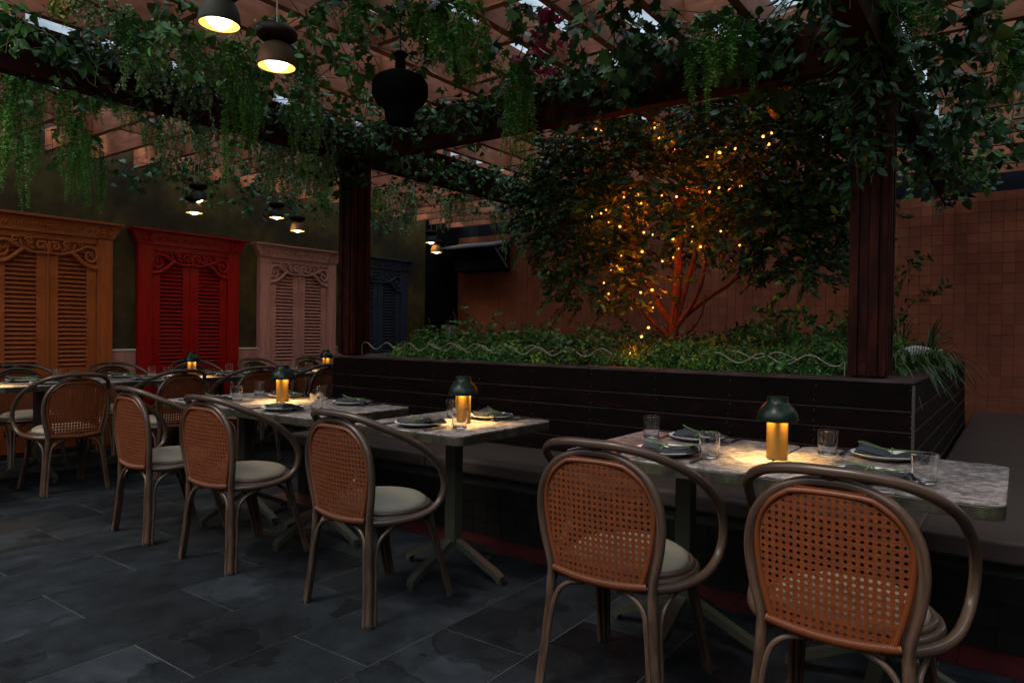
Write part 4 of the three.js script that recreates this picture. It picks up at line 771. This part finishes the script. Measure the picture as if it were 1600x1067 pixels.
// garlands on the beams
for (let x = -4.0; x < -0.8; x += 0.3) clump('beam_garland', x, 2.64 + rr(-0.05, 0.06), -3.64, 0.22, 0.12, 0.13, 120, LEAF.ivy, 0.044, [], `leafy garland on the front beam ${['just right of the left post', 'a step right of the left post', 'left of the wicker shades', 'under the wicker shades', 'right of the wicker shades', 'above the tree\'s left edge', 'left of the tree trunk', 'above the tree trunk', 'right of the tree trunk', 'above the tree\'s right side', 'nearest the right post'][Math.round((x + 4) / 0.3)]}`, 'garlands on the front beam', rnd() < 0.4 ? GREEN.blue : GREEN.dark);
for (let z = -1.1; z > -3.6; z -= 0.28) clump('beam_garland', -4.13, 2.62 + rr(-0.06, 0.06), z, 0.15, 0.12, 0.22, 110, LEAF.heart, 0.044, [], `leafy garland on the left cross beam, ${['first', 'second', 'third', 'fourth', 'fifth', 'sixth', 'seventh', 'eighth', 'ninth'][Math.round((-1.1 - z) / 0.28)]} from the photo's left edge`, 'garlands on the left cross beam', rnd() < 0.4 ? GREEN.blue : GREEN.dark);
for (let z = -1.9; z > -3.5; z -= 0.26) clump('beam_garland', -0.56 + rr(-0.05, 0.05), 2.58 + rr(-0.08, 0.06), z, 0.18, 0.16, 0.2, 130, LEAF.ovate, 0.062, [], `leafy garland on the right cross beam, ${['first', 'second', 'third', 'fourth', 'fifth', 'sixth', 'seventh'][Math.round((-1.9 - z) / 0.26)]} counted from the camera`, 'garlands on the right cross beam', rnd() < 0.3 ? GREEN.ivy : GREEN.dark);
for (let z = -4.1; z > -7.6; z -= 0.35) clump('beam_garland', -0.5 + rr(-0.05, 0.1), 2.52 + rr(-0.1, 0.06), z, 0.22, 0.18, 0.24, 70, LEAF.heart, 0.06, [], `leafy garland behind the right post, ${['first', 'second', 'third', 'fourth', 'fifth', 'sixth', 'seventh', 'eighth', 'ninth', 'tenth', 'eleventh'][Math.round((-4.1 - z) / 0.35)]} counted away from it`, 'garlands behind the right post', rnd() < 0.5 ? GREEN.ivy : GREEN.blue);
for (let z = -4.0; z > -7.8; z -= 0.3) clump('beam_garland', -4.15 + rr(-0.05, 0.08), 2.56 + rr(-0.08, 0.1), z, 0.2, 0.14, 0.22, 90, rnd() < 0.5 ? LEAF.heart : LEAF.ivy, 0.046, [], `leafy garland behind the left post, ${['first', 'second', 'third', 'fourth', 'fifth', 'sixth', 'seventh', 'eighth', 'ninth', 'tenth', 'eleventh', 'twelfth', 'thirteenth'][Math.round((-4.0 - z) / 0.3)]} counted away from it`, 'garlands behind the left post', rnd() < 0.5 ? GREEN.ivy : GREEN.blue);
for (let z = -2.2; z > -6.6; z -= 0.42) clump('wall_garland', -6.35 + rr(-0.2, 0.2), 2.62 + rr(-0.08, 0.06), z, 0.26, 0.14, 0.28, 50, LEAF.ivy, 0.056, [], `ivy swag near the olive wall, ${['first', 'second', 'third', 'fourth', 'fifth', 'sixth', 'seventh', 'eighth', 'ninth', 'tenth', 'eleventh'][Math.round((-2.2 - z) / 0.42)]} from the left`, 'ivy swags near the olive wall', rnd() < 0.5 ? GREEN.ivy : GREEN.blue);
// ivy climbing the posts
for (let k = 0; k < 7; k++) clump('post_ivy', -0.6 + rr(-0.03, 0.06), 2.62 - k * 0.12, -3.62, 0.13, 0.12, 0.1, 120 - k * 12, LEAF.ovate, 0.055, [], `dark ivy on the right post, ${['topmost', 'second', 'third', 'fourth', 'fifth', 'sixth', 'lowest'][k]} clump from the top`, 'ivy on the right post', GREEN.dark);
for (let k = 0; k < 4; k++) clump('post_ivy', -4.24, 2.66 - k * 0.11, -3.64, 0.15, 0.1, 0.12, 60, LEAF.ovate, 0.06, [], `dark ivy on the left post, ${['topmost', 'second', 'third', 'lowest'][k]} clump from the top`, 'ivy on the left post', GREEN.dark);
// flowers
function flowers(x, y, z, n, mat, label) {
  const t = thing('flower_cluster', label, 'flowers', [x, y, z]);
  const g = geoOf(LEAF.round), st = [];
  for (let k = 0; k < n; k++) {
    const c = V(rr(-0.1, 0.1), rr(-0.08, 0.06), rr(-0.1, 0.1)), b = new Batch(); st.push(tube([[0, 0.1, 0], [c.x * 0.6, c.y * 0.5 + 0.06, c.z * 0.6], [c.x, c.y, c.z]], 0.0016, 6, 3));
    for (let q = 0; q < 5; q++) { const a = q * 1.257 + k; b.add(LEAF.round, xf(c, V(Math.cos(a), rr(-0.5, 0.4), Math.sin(a)).normalize(), rr(0, 6), 0.036), [1, 1, 1]); }
    part(t, 'blossom', b.geo(), mat);
  }
  part(t, 'stems', merge(st), M.stem).userData.kind = 'stuff';
}
flowers(-1.84, 2.64, -2.83, 12, M.petal, 'magenta flower cluster at the top edge among lobed leaves');
flowers(-2.04, 2.6, -3.04, 9, M.petal, 'magenta flower cluster just below the top one');
flowers(-0.44, 2.3, -6.6, 6, M.petalPale, 'pale mauve flowers among the pothos at upper right');

// ---------------------------------------------------------------- the lit tree
{
  const t = thing('ficus_tree', 'multi stemmed tree wound with string lights in the planter', 'tree', [0, 0, 0]);
  const tr = [];
  const limb = (pts, r0, r1, seg = 24) => { // tapered, slightly crooked
    const cv = new THREE.CatmullRomCurve3(pts.map((p) => V(...p))), g = new THREE.TubeGeometry(cv, seg, 1, 8), p = g.attributes.position;
    for (let i = 0; i <= seg; i++) { const c = cv.getPointAt(i / seg), r = 0.78 * (r0 + (r1 - r0) * Math.pow(i / seg, 0.8)); for (let j = 0; j <= 8; j++) { const k = i * 9 + j, v = V(p.getX(k), p.getY(k), p.getZ(k)).sub(c).multiplyScalar(r * (1 + 0.12 * Math.sin(i * 1.7 + j * 2))).add(c); p.setXYZ(k, v.x, v.y, v.z); } }
    g.computeVertexNormals(); return g;
  };
  tr.push(limb([[-2.08, 0.9, -4.95], [-2.08, 1.05, -4.95], [-2.09, 1.22, -4.95], [-2.07, 1.42, -4.95], [-2.07, 1.8, -4.98], [-2.07, 2.1, -5.0], [-2.09, 2.45, -5.05], [-2.05, 2.9, -5.1]], 0.052, 0.03));
  part(t, 'trunk', tr[0], M.bark);
  const limbs = [
    [[[-2.09, 1.2, -4.95], [-2.2, 1.42, -4.9], [-2.36, 1.72, -4.88], [-2.45, 2.0, -4.9], [-2.55, 2.3, -4.95], [-2.66, 2.7, -5.0]], 0.034, 0.016],
    [[[-2.06, 1.3, -4.95], [-2.0, 1.55, -4.98], [-1.95, 1.78, -5.0], [-1.92, 2.1, -5.0], [-1.9, 2.5, -5.0]], 0.026, 0.012],
    [[[-2.06, 1.22, -4.94], [-1.93, 1.38, -4.9], [-1.85, 1.55, -4.88], [-1.83, 1.85, -4.88], [-1.86, 2.15, -4.86]], 0.024, 0.01],
    [[[-2.06, 1.26, -4.95], [-1.86, 1.42, -4.98], [-1.66, 1.56, -5.0], [-1.48, 1.8, -5.02], [-1.3, 2.1, -5.05]], 0.026, 0.01],
    [[[-2.07, 1.13, -4.94], [-1.95, 1.18, -4.88], [-1.84, 1.3, -4.84], [-1.8, 1.45, -4.82]], 0.018, 0.007],
    [[[-2.1, 1.14, -4.94], [-2.22, 1.24, -4.9], [-2.36, 1.42, -4.86], [-2.5, 1.66, -4.84], [-2.7, 1.95, -4.84]], 0.022, 0.009],
    [[[-2.18, 0.9, -4.93], [-2.17, 1.1, -4.94], [-2.12, 1.24, -4.95]], 0.022, 0.018],
    [[[-2.4, 1.9, -4.9], [-2.62, 2.05, -4.86], [-2.85, 2.12, -4.84], [-3.1, 2.05, -4.82]], 0.014, 0.006],
    [[[-1.5, 1.76, -5.02], [-1.3, 1.86, -4.95], [-1.1, 1.9, -4.9], [-0.95, 1.86, -4.88]], 0.014, 0.006],
    [[[-2.07, 2.1, -5.0], [-1.85, 2.4, -4.95], [-1.6, 2.6, -4.92], [-1.35, 2.75, -4.9]], 0.018, 0.007],
    [[[-2.08, 2.3, -5.02], [-2.3, 2.6, -4.9], [-2.5, 2.8, -4.85]], 0.016, 0.007],
  ];
  for (const [p, a, b] of limbs) part(t, 'limb', limb(p, a, b), M.bark);
  // crown: leaves on twigs within overlapping lobes
  const lobes = [ // x y z rx ry rz n
    [-2.85, 2.15, -4.85, 0.4, 0.42, 0.45, 900], [-2.7, 1.65, -4.7, 0.34, 0.3, 0.4, 520], [-2.55, 2.55, -4.8, 0.42, 0.35, 0.45, 800], [-2.1, 2.7, -4.9, 0.45, 0.3, 0.45, 700], [-1.6, 2.6, -4.85, 0.42, 0.38, 0.45, 950],
    [-1.2, 2.35, -4.75, 0.36, 0.42, 0.45, 900], [-1.35, 1.9, -4.75, 0.38, 0.28, 0.45, 650], [-1.0, 2.0, -4.7, 0.28, 0.3, 0.35, 420], [-1.05, 2.7, -4.8, 0.35, 0.35, 0.4, 600], [-2.15, 2.2, -5.2, 0.55, 0.4, 0.25, 420], [-3.05, 2.55, -4.9, 0.3, 0.3, 0.4, 420], [-1.15, 1.62, -4.8, 0.3, 0.16, 0.35, 220], [-2.5, 1.9, -5.2, 0.4, 0.3, 0.3, 300], [-1.7, 2.1, -5.2, 0.4, 0.4, 0.25, 350], [-2.2, 2.3, -4.6, 0.45, 0.3, 0.2, 330], [-1.75, 2.0, -4.55, 0.32, 0.3, 0.2, 260], [-2.5, 2.05, -4.55, 0.25, 0.3, 0.2, 180], [-2.25, 1.55, -4.6, 0.35, 0.2, 0.2, 110], [-3.2, 2.1, -4.8, 0.2, 0.35, 0.3, 320]];
  const b = new Batch(), tw = [];
  for (const [x, y, z, rx, ry, rz, n] of lobes) {
    const tn = Math.round(n * 3 / 11), c0 = V(x, y, z);
    for (let k = 0; k < tn; k++) {
      const d = rdir(0), r = Math.pow(rnd(), 0.45), p = V(x + d.x * rx * r, y + d.y * ry * r, z + d.z * rz * r);
      const dir = V(d.x + rr(-0.5, 0.5), d.y * 0.4 + rr(-0.5, 0.15), d.z + rr(-0.5, 0.5)).normalize(), L = rr(0.1, 0.22), c = tint(GREEN.tree, 0.45);
      const pts = [p, p.clone().addScaledVector(dir, L * 0.5).add(V(0, 0.012, 0)), p.clone().addScaledVector(dir, L).add(V(0, -0.02, 0))], cv = new THREE.CatmullRomCurve3(pts);
      tw.push(new THREE.TubeGeometry(cv, 3, 0.002, 3));
      for (let i = 0; i < 11; i++) { const q = cv.getPoint((i + 0.5) / 11), s = i % 2 ? 1 : -1, side = V(-dir.z * s, rr(-0.5, 0.1), dir.x * s).addScaledVector(dir, 0.7).normalize(); b.add(LEAF.ovate, xf(q, side, rr(-0.9, 0.9) + (s > 0 ? 0 : Math.PI), rr(0.036, 0.064)), tint(rnd() < 0.06 ? GREEN.lime : c, 0.2)); }
    }
  }
  part(t, 'twigs', merge(tw), M.bark).userData.kind = 'stuff';
  part(t, 'crown', b.geo(), M.leaf).userData.kind = 'stuff';
}
// string lights in the tree
{
  const t = thing('string_lights', 'warm fairy light string wound through the tree in the planter', 'string lights');
  const left = BULBS.map((p) => V(...p)), path = [left.shift()];
  while (left.length) { const c = path[path.length - 1]; let bi = 0, bd = 1e9; left.forEach((p, i) => { const d = p.distanceToSquared(c); if (d < bd) { bd = d; bi = i; } }); path.push(left.splice(bi, 1)[0]); }
  const wires = []; for (let i = 0; i < path.length - 1; i++) { const a = path[i].clone().add(V(0, 0.016, 0)), c = path[i + 1].clone().add(V(0, 0.016, 0)), m = a.clone().lerp(c, 0.5).add(V(0, -0.25 * a.distanceTo(c) * 0.3, 0.0)); wires.push(new THREE.TubeGeometry(new THREE.CatmullRomCurve3([a, m, c]), 6, 0.0016, 3)); }
  part(t, 'wire', merge(wires), M.wire);
  const bg = new THREE.SphereGeometry(0.0085, 10, 8), sg = new THREE.CylinderGeometry(0.004, 0.005, 0.012, 6).translate(0, 0.012, 0);
  path.forEach((p) => { const o = part(t, 'bulb', bg, M.bulb, [p.x, p.y, p.z]); o.scale.setScalar(rr(0.6, 1.2)); part(o, 'socket', sg, M.wire); point(t, AMBER, 0.012 + 0.045 * Math.exp(-Math.pow((p.x + 2.1) / 0.35, 2)) * (p.y < 2.3 ? 1 : 0.5), [p.x, p.y, p.z], 0.3); });
}

// ---------------------------------------------------------------- planter planting
{
  // ground cover
  const b = new Batch();
  for (let k = 0; k < 14; k++) { const d = V(rr(-0.7, 0.7), rr(0.35, 1), rr(-0.7, 0.7)).normalize(), L = rr(0.035, 0.075); for (let i = 0; i < 6; i++) { const p = d.clone().multiplyScalar(L * (i + 1) / 6); b.add(LEAF.ovate, xf(p, V(rr(-1, 1), rr(0.0, 0.7), rr(-1, 1)).normalize(), rr(0, 6), rr(0.01, 0.018), 1.2), tint([1, 1, 1], 0.35)); } }
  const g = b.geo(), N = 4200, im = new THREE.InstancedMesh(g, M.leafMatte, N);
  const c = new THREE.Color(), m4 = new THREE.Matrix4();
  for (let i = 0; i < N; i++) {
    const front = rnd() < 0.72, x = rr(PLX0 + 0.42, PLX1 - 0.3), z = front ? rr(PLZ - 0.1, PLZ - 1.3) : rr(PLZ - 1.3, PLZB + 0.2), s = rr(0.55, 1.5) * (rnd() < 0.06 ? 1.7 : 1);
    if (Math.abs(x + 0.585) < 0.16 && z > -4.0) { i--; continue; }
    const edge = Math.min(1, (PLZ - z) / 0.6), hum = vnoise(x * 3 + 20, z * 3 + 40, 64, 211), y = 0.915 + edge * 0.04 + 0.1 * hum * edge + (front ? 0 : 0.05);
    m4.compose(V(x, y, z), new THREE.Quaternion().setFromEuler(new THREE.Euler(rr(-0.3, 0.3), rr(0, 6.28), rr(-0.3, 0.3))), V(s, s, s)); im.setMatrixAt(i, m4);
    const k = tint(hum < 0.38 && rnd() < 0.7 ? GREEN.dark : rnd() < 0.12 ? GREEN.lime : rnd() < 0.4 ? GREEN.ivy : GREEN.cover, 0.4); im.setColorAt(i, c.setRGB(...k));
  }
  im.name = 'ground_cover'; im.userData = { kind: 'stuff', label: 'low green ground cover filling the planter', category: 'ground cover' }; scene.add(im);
}
function uprightPlant(x, z, h, n, label, col = GREEN.cover) {
  const t = thing('leafy_herb', label, 'plant', [x, 0.95, z], 0, 'upright leafy plants in the planter'), b = new Batch(), st = [];
  for (let k = 0; k < n; k++) {
    const lean = V(rr(-0.35, 0.35), 1, rr(-0.35, 0.35)).normalize(), H = h * rr(0.55, 1), o = V(rr(-0.06, 0.06), 0, rr(-0.06, 0.06)), cv = new THREE.CatmullRomCurve3([o, o.clone().addScaledVector(lean, H * 0.5), o.clone().addScaledVector(lean, H).add(V(rr(-0.03, 0.03), 0, rr(-0.03, 0.03)))]);
    st.push(new THREE.TubeGeometry(cv, 6, 0.0022, 4));
    for (let i = 2; i < 9; i++) for (let q = 0; q < 2; q++) { const a = i * 1.57 + q * Math.PI + k, p = cv.getPoint(i / 9); b.add(LEAF.ovate, xf(p, V(Math.cos(a), rr(-0.1, 0.5), Math.sin(a)).normalize(), rr(-0.5, 0.5), 0.06 * (1.1 - i * 0.06), 1.25), tint(col, 0.25)); }
  }
  part(t, 'stems', merge(st), M.stem).userData.kind = 'stuff'; part(t, 'leaves', b.geo(), M.leaf).userData.kind = 'stuff';
}
function grassTuft(x, y, z, n, L, label, col, droop = 0.5) {
  const t = thing('grass_tuft', label, 'grass', [x, y, z], 0, 'strappy grass tufts in the planter'), b = new Batch();
  for (let k = 0; k < n; k++) {
    const a = rr(0, 6.28), e = rr(0.5, 1.4), l = L * rr(0.6, 1.1), d = V(Math.cos(a) * Math.cos(e), Math.sin(e), Math.sin(a) * Math.cos(e)), w = 0.006, sd = V(-Math.sin(a), 0, Math.cos(a)), pos = [], idx = [];
    for (let i = 0; i <= 6; i++) { const q = i / 6, p = d.clone().multiplyScalar(l * q).add(V(0, -droop * l * q * q, 0)), ww = w * (1 - q * q * 0.9); pos.push(p.x - sd.x * ww, p.y, p.z - sd.z * ww, p.x + sd.x * ww, p.y + 0.001, p.z + sd.z * ww); if (i) idx.push(2 * i - 2, 2 * i - 1, 2 * i, 2 * i - 1, 2 * i + 1, 2 * i); }
    b.add({ pos, idx }, _m.makeTranslation(rr(-0.03, 0.03), 0, rr(-0.03, 0.03)), tint(col, 0.3));
  }
  part(t, 'blades', b.geo(), M.leafMatte).userData.kind = 'stuff';
}
const ORD = ['first', 'second', 'third', 'fourth', 'fifth', 'sixth', 'seventh', 'eighth', 'ninth', 'tenth', 'eleventh', 'twelfth', 'thirteenth', 'fourteenth'], HX = [];
for (const [x, z, h, n] of [[-3.35, -4.15, 0.34, 5], [-3.05, -4.3, 0.26, 6], [-2.8, -4.2, 0.38, 6], [-2.55, -4.4, 0.24, 7], [-3.7, -4.2, 0.26, 5], [-3.9, -4.3, 0.2, 6], [-2.3, -4.25, 0.2, 6], [-3.2, -4.0, 0.22, 6], [-2.95, -4.05, 0.2, 6], [-3.5, -4.5, 0.26, 6], [-3.6, -4.0, 0.2, 7], [-2.65, -4.05, 0.2, 7], [-2.45, -4.1, 0.18, 7], [-3.8, -4.05, 0.2, 6]]) HX.push([x, z, h, n]);
HX.sort((a, b) => a[0] - b[0]).forEach(([x, z, h, n], i) => uprightPlant(x, z, h * 1.4, n, `upright leafy herb in the planter, ${ORD[i]} from its left end`));
for (const [x, z] of [[-2.4, -4.7], [-2.7, -4.9], [-3.4, -5.2], [-2.1, -4.5], [-1.75, -4.6]]) grassTuft(x, 0.96, z, 40, 0.36, 'strappy dark grass tuft around the foot of the tree', GREEN.ivy, 0.5);
for (let k = 0; k < 34; k++) grassTuft(rr(-3.9, -0.8), 0.95, rr(-3.85, -4.6), 16, rr(0.12, 0.24), 'fine wispy grass tuft growing through the ground cover', k % 2 ? GREEN.cover : GREEN.lime, 0.35);
for (const [x, z] of [[-1.1, -4.3], [-0.9, -4.6], [-1.4, -4.5]]) grassTuft(x, 0.96, z, 46, 0.38, 'grass tuft to the right of the tree behind the wavy rail', GREEN.ivy, 0.6);
for (const [x, z] of [[-0.5, -4.5], [-0.46, -4.9], [-0.44, -5.4], [-0.5, -5.9], [-0.55, -4.2]]) grassTuft(x, 0.99, z, 60, 0.42, 'spider plant spilling over the right side of the planter', GREEN.cover, 0.95);
for (const [x, z] of [[-0.75, -6.2], [-0.6, -6.6]]) grassTuft(x, 1.05, z, 30, 0.6, 'tall dark strap leaved plant behind the right post', GREEN.dark, 0.5);
// shrubs under the tree at right and against the back wall
function shrub(x, y, z, rx, ry, rz, n, label, col) {
  const t = thing('leafy_shrub', label, 'shrub', [x, y, z], 0, 'shrubs in the planter'), b = new Batch(), st = [];
  for (let k = 0; k < n / 9; k++) {
    const d = rdir(-0.2), r = Math.pow(rnd(), 0.5), p = V(d.x * rx * r, Math.abs(d.y) * ry * r, d.z * rz * r), dir = rdir(-0.2), cv = new THREE.CatmullRomCurve3([V(0, 0, 0), p.clone().multiplyScalar(0.6).add(V(0, 0.05, 0)), p, p.clone().addScaledVector(dir, 0.1)]); if (k % 3 === 0) st.push(new THREE.TubeGeometry(cv, 6, 0.003, 3));
    for (let i = 0; i < 9; i++) b.add(LEAF.ovate, xf(p.clone().addScaledVector(dir, 0.012 * i), rdir(0.1), rr(0, 6), rr(0.035, 0.06)), tint(col, 0.4));
  }
  part(t, 'stems', merge(st), M.stem).userData.kind = 'stuff'; part(t, 'leaves', b.geo(), M.leaf).userData.kind = 'stuff';
}
shrub(-1.35, 0.95, -5.1, 0.4, 0.42, 0.4, 900, 'dark green shrub low down to the right of the tree trunk', GREEN.ivy);
shrub(-0.95, 0.95, -5.3, 0.35, 0.4, 0.4, 800, 'dark green shrub between the tree and the right post', GREEN.ivy);
shrub(-1.75, 0.95, -5.6, 0.4, 0.4, 0.35, 600, 'dark green shrub behind the tree trunk', GREEN.dark);
shrub(-1.3, 1.9, -7.6, 0.28, 0.3, 0.2, 240, 'loose leafy sprays against the tiled wall right of the post', GREEN.dark);
shrub(-2.9, 0.95, -5.7, 0.5, 0.28, 0.4, 500, 'low dark shrub in the planter behind the herbs', GREEN.dark);
{ // climber sprays seen just right of the post
  const t = thing('wall_climber', 'thin climber with small leaves against the pink tiles right of the post', 'climber', [-0.95, 0.95, -7.2]), b = new Batch(), st = [];
  for (const pts of [[[0, 0, 0], [0.02, 0.5, 0], [-0.03, 1.0, 0.02], [0.02, 1.35, 0]], [[0, 0.6, 0], [0.15, 0.85, 0], [0.25, 0.95, 0]], [[0, 0.3, 0], [0.2, 0.55, 0], [0.42, 0.66, 0]], [[0, 0.2, 0], [-0.1, 0.6, 0], [-0.12, 0.9, 0]]]) {
    const cv = new THREE.CatmullRomCurve3(pts.map((p) => V(...p))); st.push(new THREE.TubeGeometry(cv, 16, 0.004, 4));
    for (let i = 0; i < 60; i++) b.add(LEAF.ovate, xf(cv.getPoint(rnd()).add(V(rr(-0.06, 0.06), rr(-0.05, 0.05), rr(-0.05, 0.05))), rdir(0.2), rr(0, 6), rr(0.04, 0.07)), tint(GREEN.dark, 0.4));
  }
  part(t, 'stems', merge(st), M.stem).userData.kind = 'stuff'; part(t, 'leaves', b.geo(), M.leaf).userData.kind = 'stuff';
}
// wavy rails, coiled hose, small boxes
function waveRail(x0, x1, y, z, amp, wl, label, leg) {
  const p = []; const n = Math.round((x1 - x0) / wl * 8); if (leg === 'l' || leg === 'b') p.push([x0 - 0.015, 0.974, z], [x0 - 0.015, y, z]);
  for (let i = 0; i <= n; i++) { const x = x0 + (x1 - x0) * i / n; p.push([x, y + amp * Math.sin((x - x0) / wl * Math.PI * 2 + 1.2), z + 0.01 * Math.sin(x * 2)]); }
  if (leg === 'r' || leg === 'b') p.push([x1 + 0.02, y, z], [x1 + 0.02, 0.974, z]);
  single('wavy_rail', label, 'rail', tube(p, 0.0038, n * 4, 7), M.wave, [0, 0, 0]);
}
waveRail(-4.15, -1.98, 1.05, -3.78, 0.026, 0.232, 'wavy metal edging rail along the left part of the planter front', 'l');
waveRail(-3.6, -2.2, 1.06, -3.88, 0.022, 0.24, 'second wavy metal rail lying among the plants behind the first', '');
waveRail(-1.36, -0.72, 1.045, -3.78, 0.026, 0.24, 'short wavy metal edging rail left of the right post', 'r');
waveRail(-1.3, -0.95, 1.06, -3.9, 0.018, 0.23, 'loose wavy rail piece behind the short one', '');
{ const p = []; for (let i = 0; i <= 190; i++) { const q = i / 190, a = i * 0.55; p.push([-0.66 + 0.12 * q + 0.0 * a, 1.045 + 0.035 * Math.sin(a) + 0.02 * Math.sin(q * 5), -5.4 - 1.7 * q + 0.03 * Math.cos(a)]); } single('coiled_hose', 'white coiled hose lying on the planter right of the post', 'hose', tube(p, 0.008, 760, 6), M.hose); }
single('grey_box', 'small grey box standing at the far left of the planter', 'box', rbox(0.13, 0.14, 0.1, 0.006), M.boxGrey, [-4.85, 1.16, -5.6]);
{ const t = thing('box_stand', 'dark stand carrying the small grey box behind the planter', 'stand', [-4.85, 0, -5.6]); part(t, 'column', box(0.1, 1.06, 0.08), M.black, [0, 0.54, 0]); part(t, 'plate', box(0.16, 0.02, 0.14), M.black, [0, 1.08, 0]); }
{
  const t = thing('wall_cabinet', 'black wall mounted cabinet with a pale sloping hood on the back wall', 'cabinet', [-6.5, 0, BACKZ + 0.02]);
  part(t, 'cabinet_body', rbox(0.82, 0.34, 0.3, 0.01), M.black, [0.04, 2.22, 0.16]);
  const h = part(t, 'hood', rbox(0.95, 0.03, 0.5, 0.005), M.metalGrey, [0, 2.44, 0.22]); h.rotation.x = 0.22;
  part(t, 'side_bracket', bar([0.47, 2.1, 0.1], [0.44, 2.36, 0.36], 0.02, 0.02), M.metalGrey);
}

scene.traverse((o) => { if (o.isMesh) { o.castShadow = o.receiveShadow = true; } });
renderer.render(scene, camera);
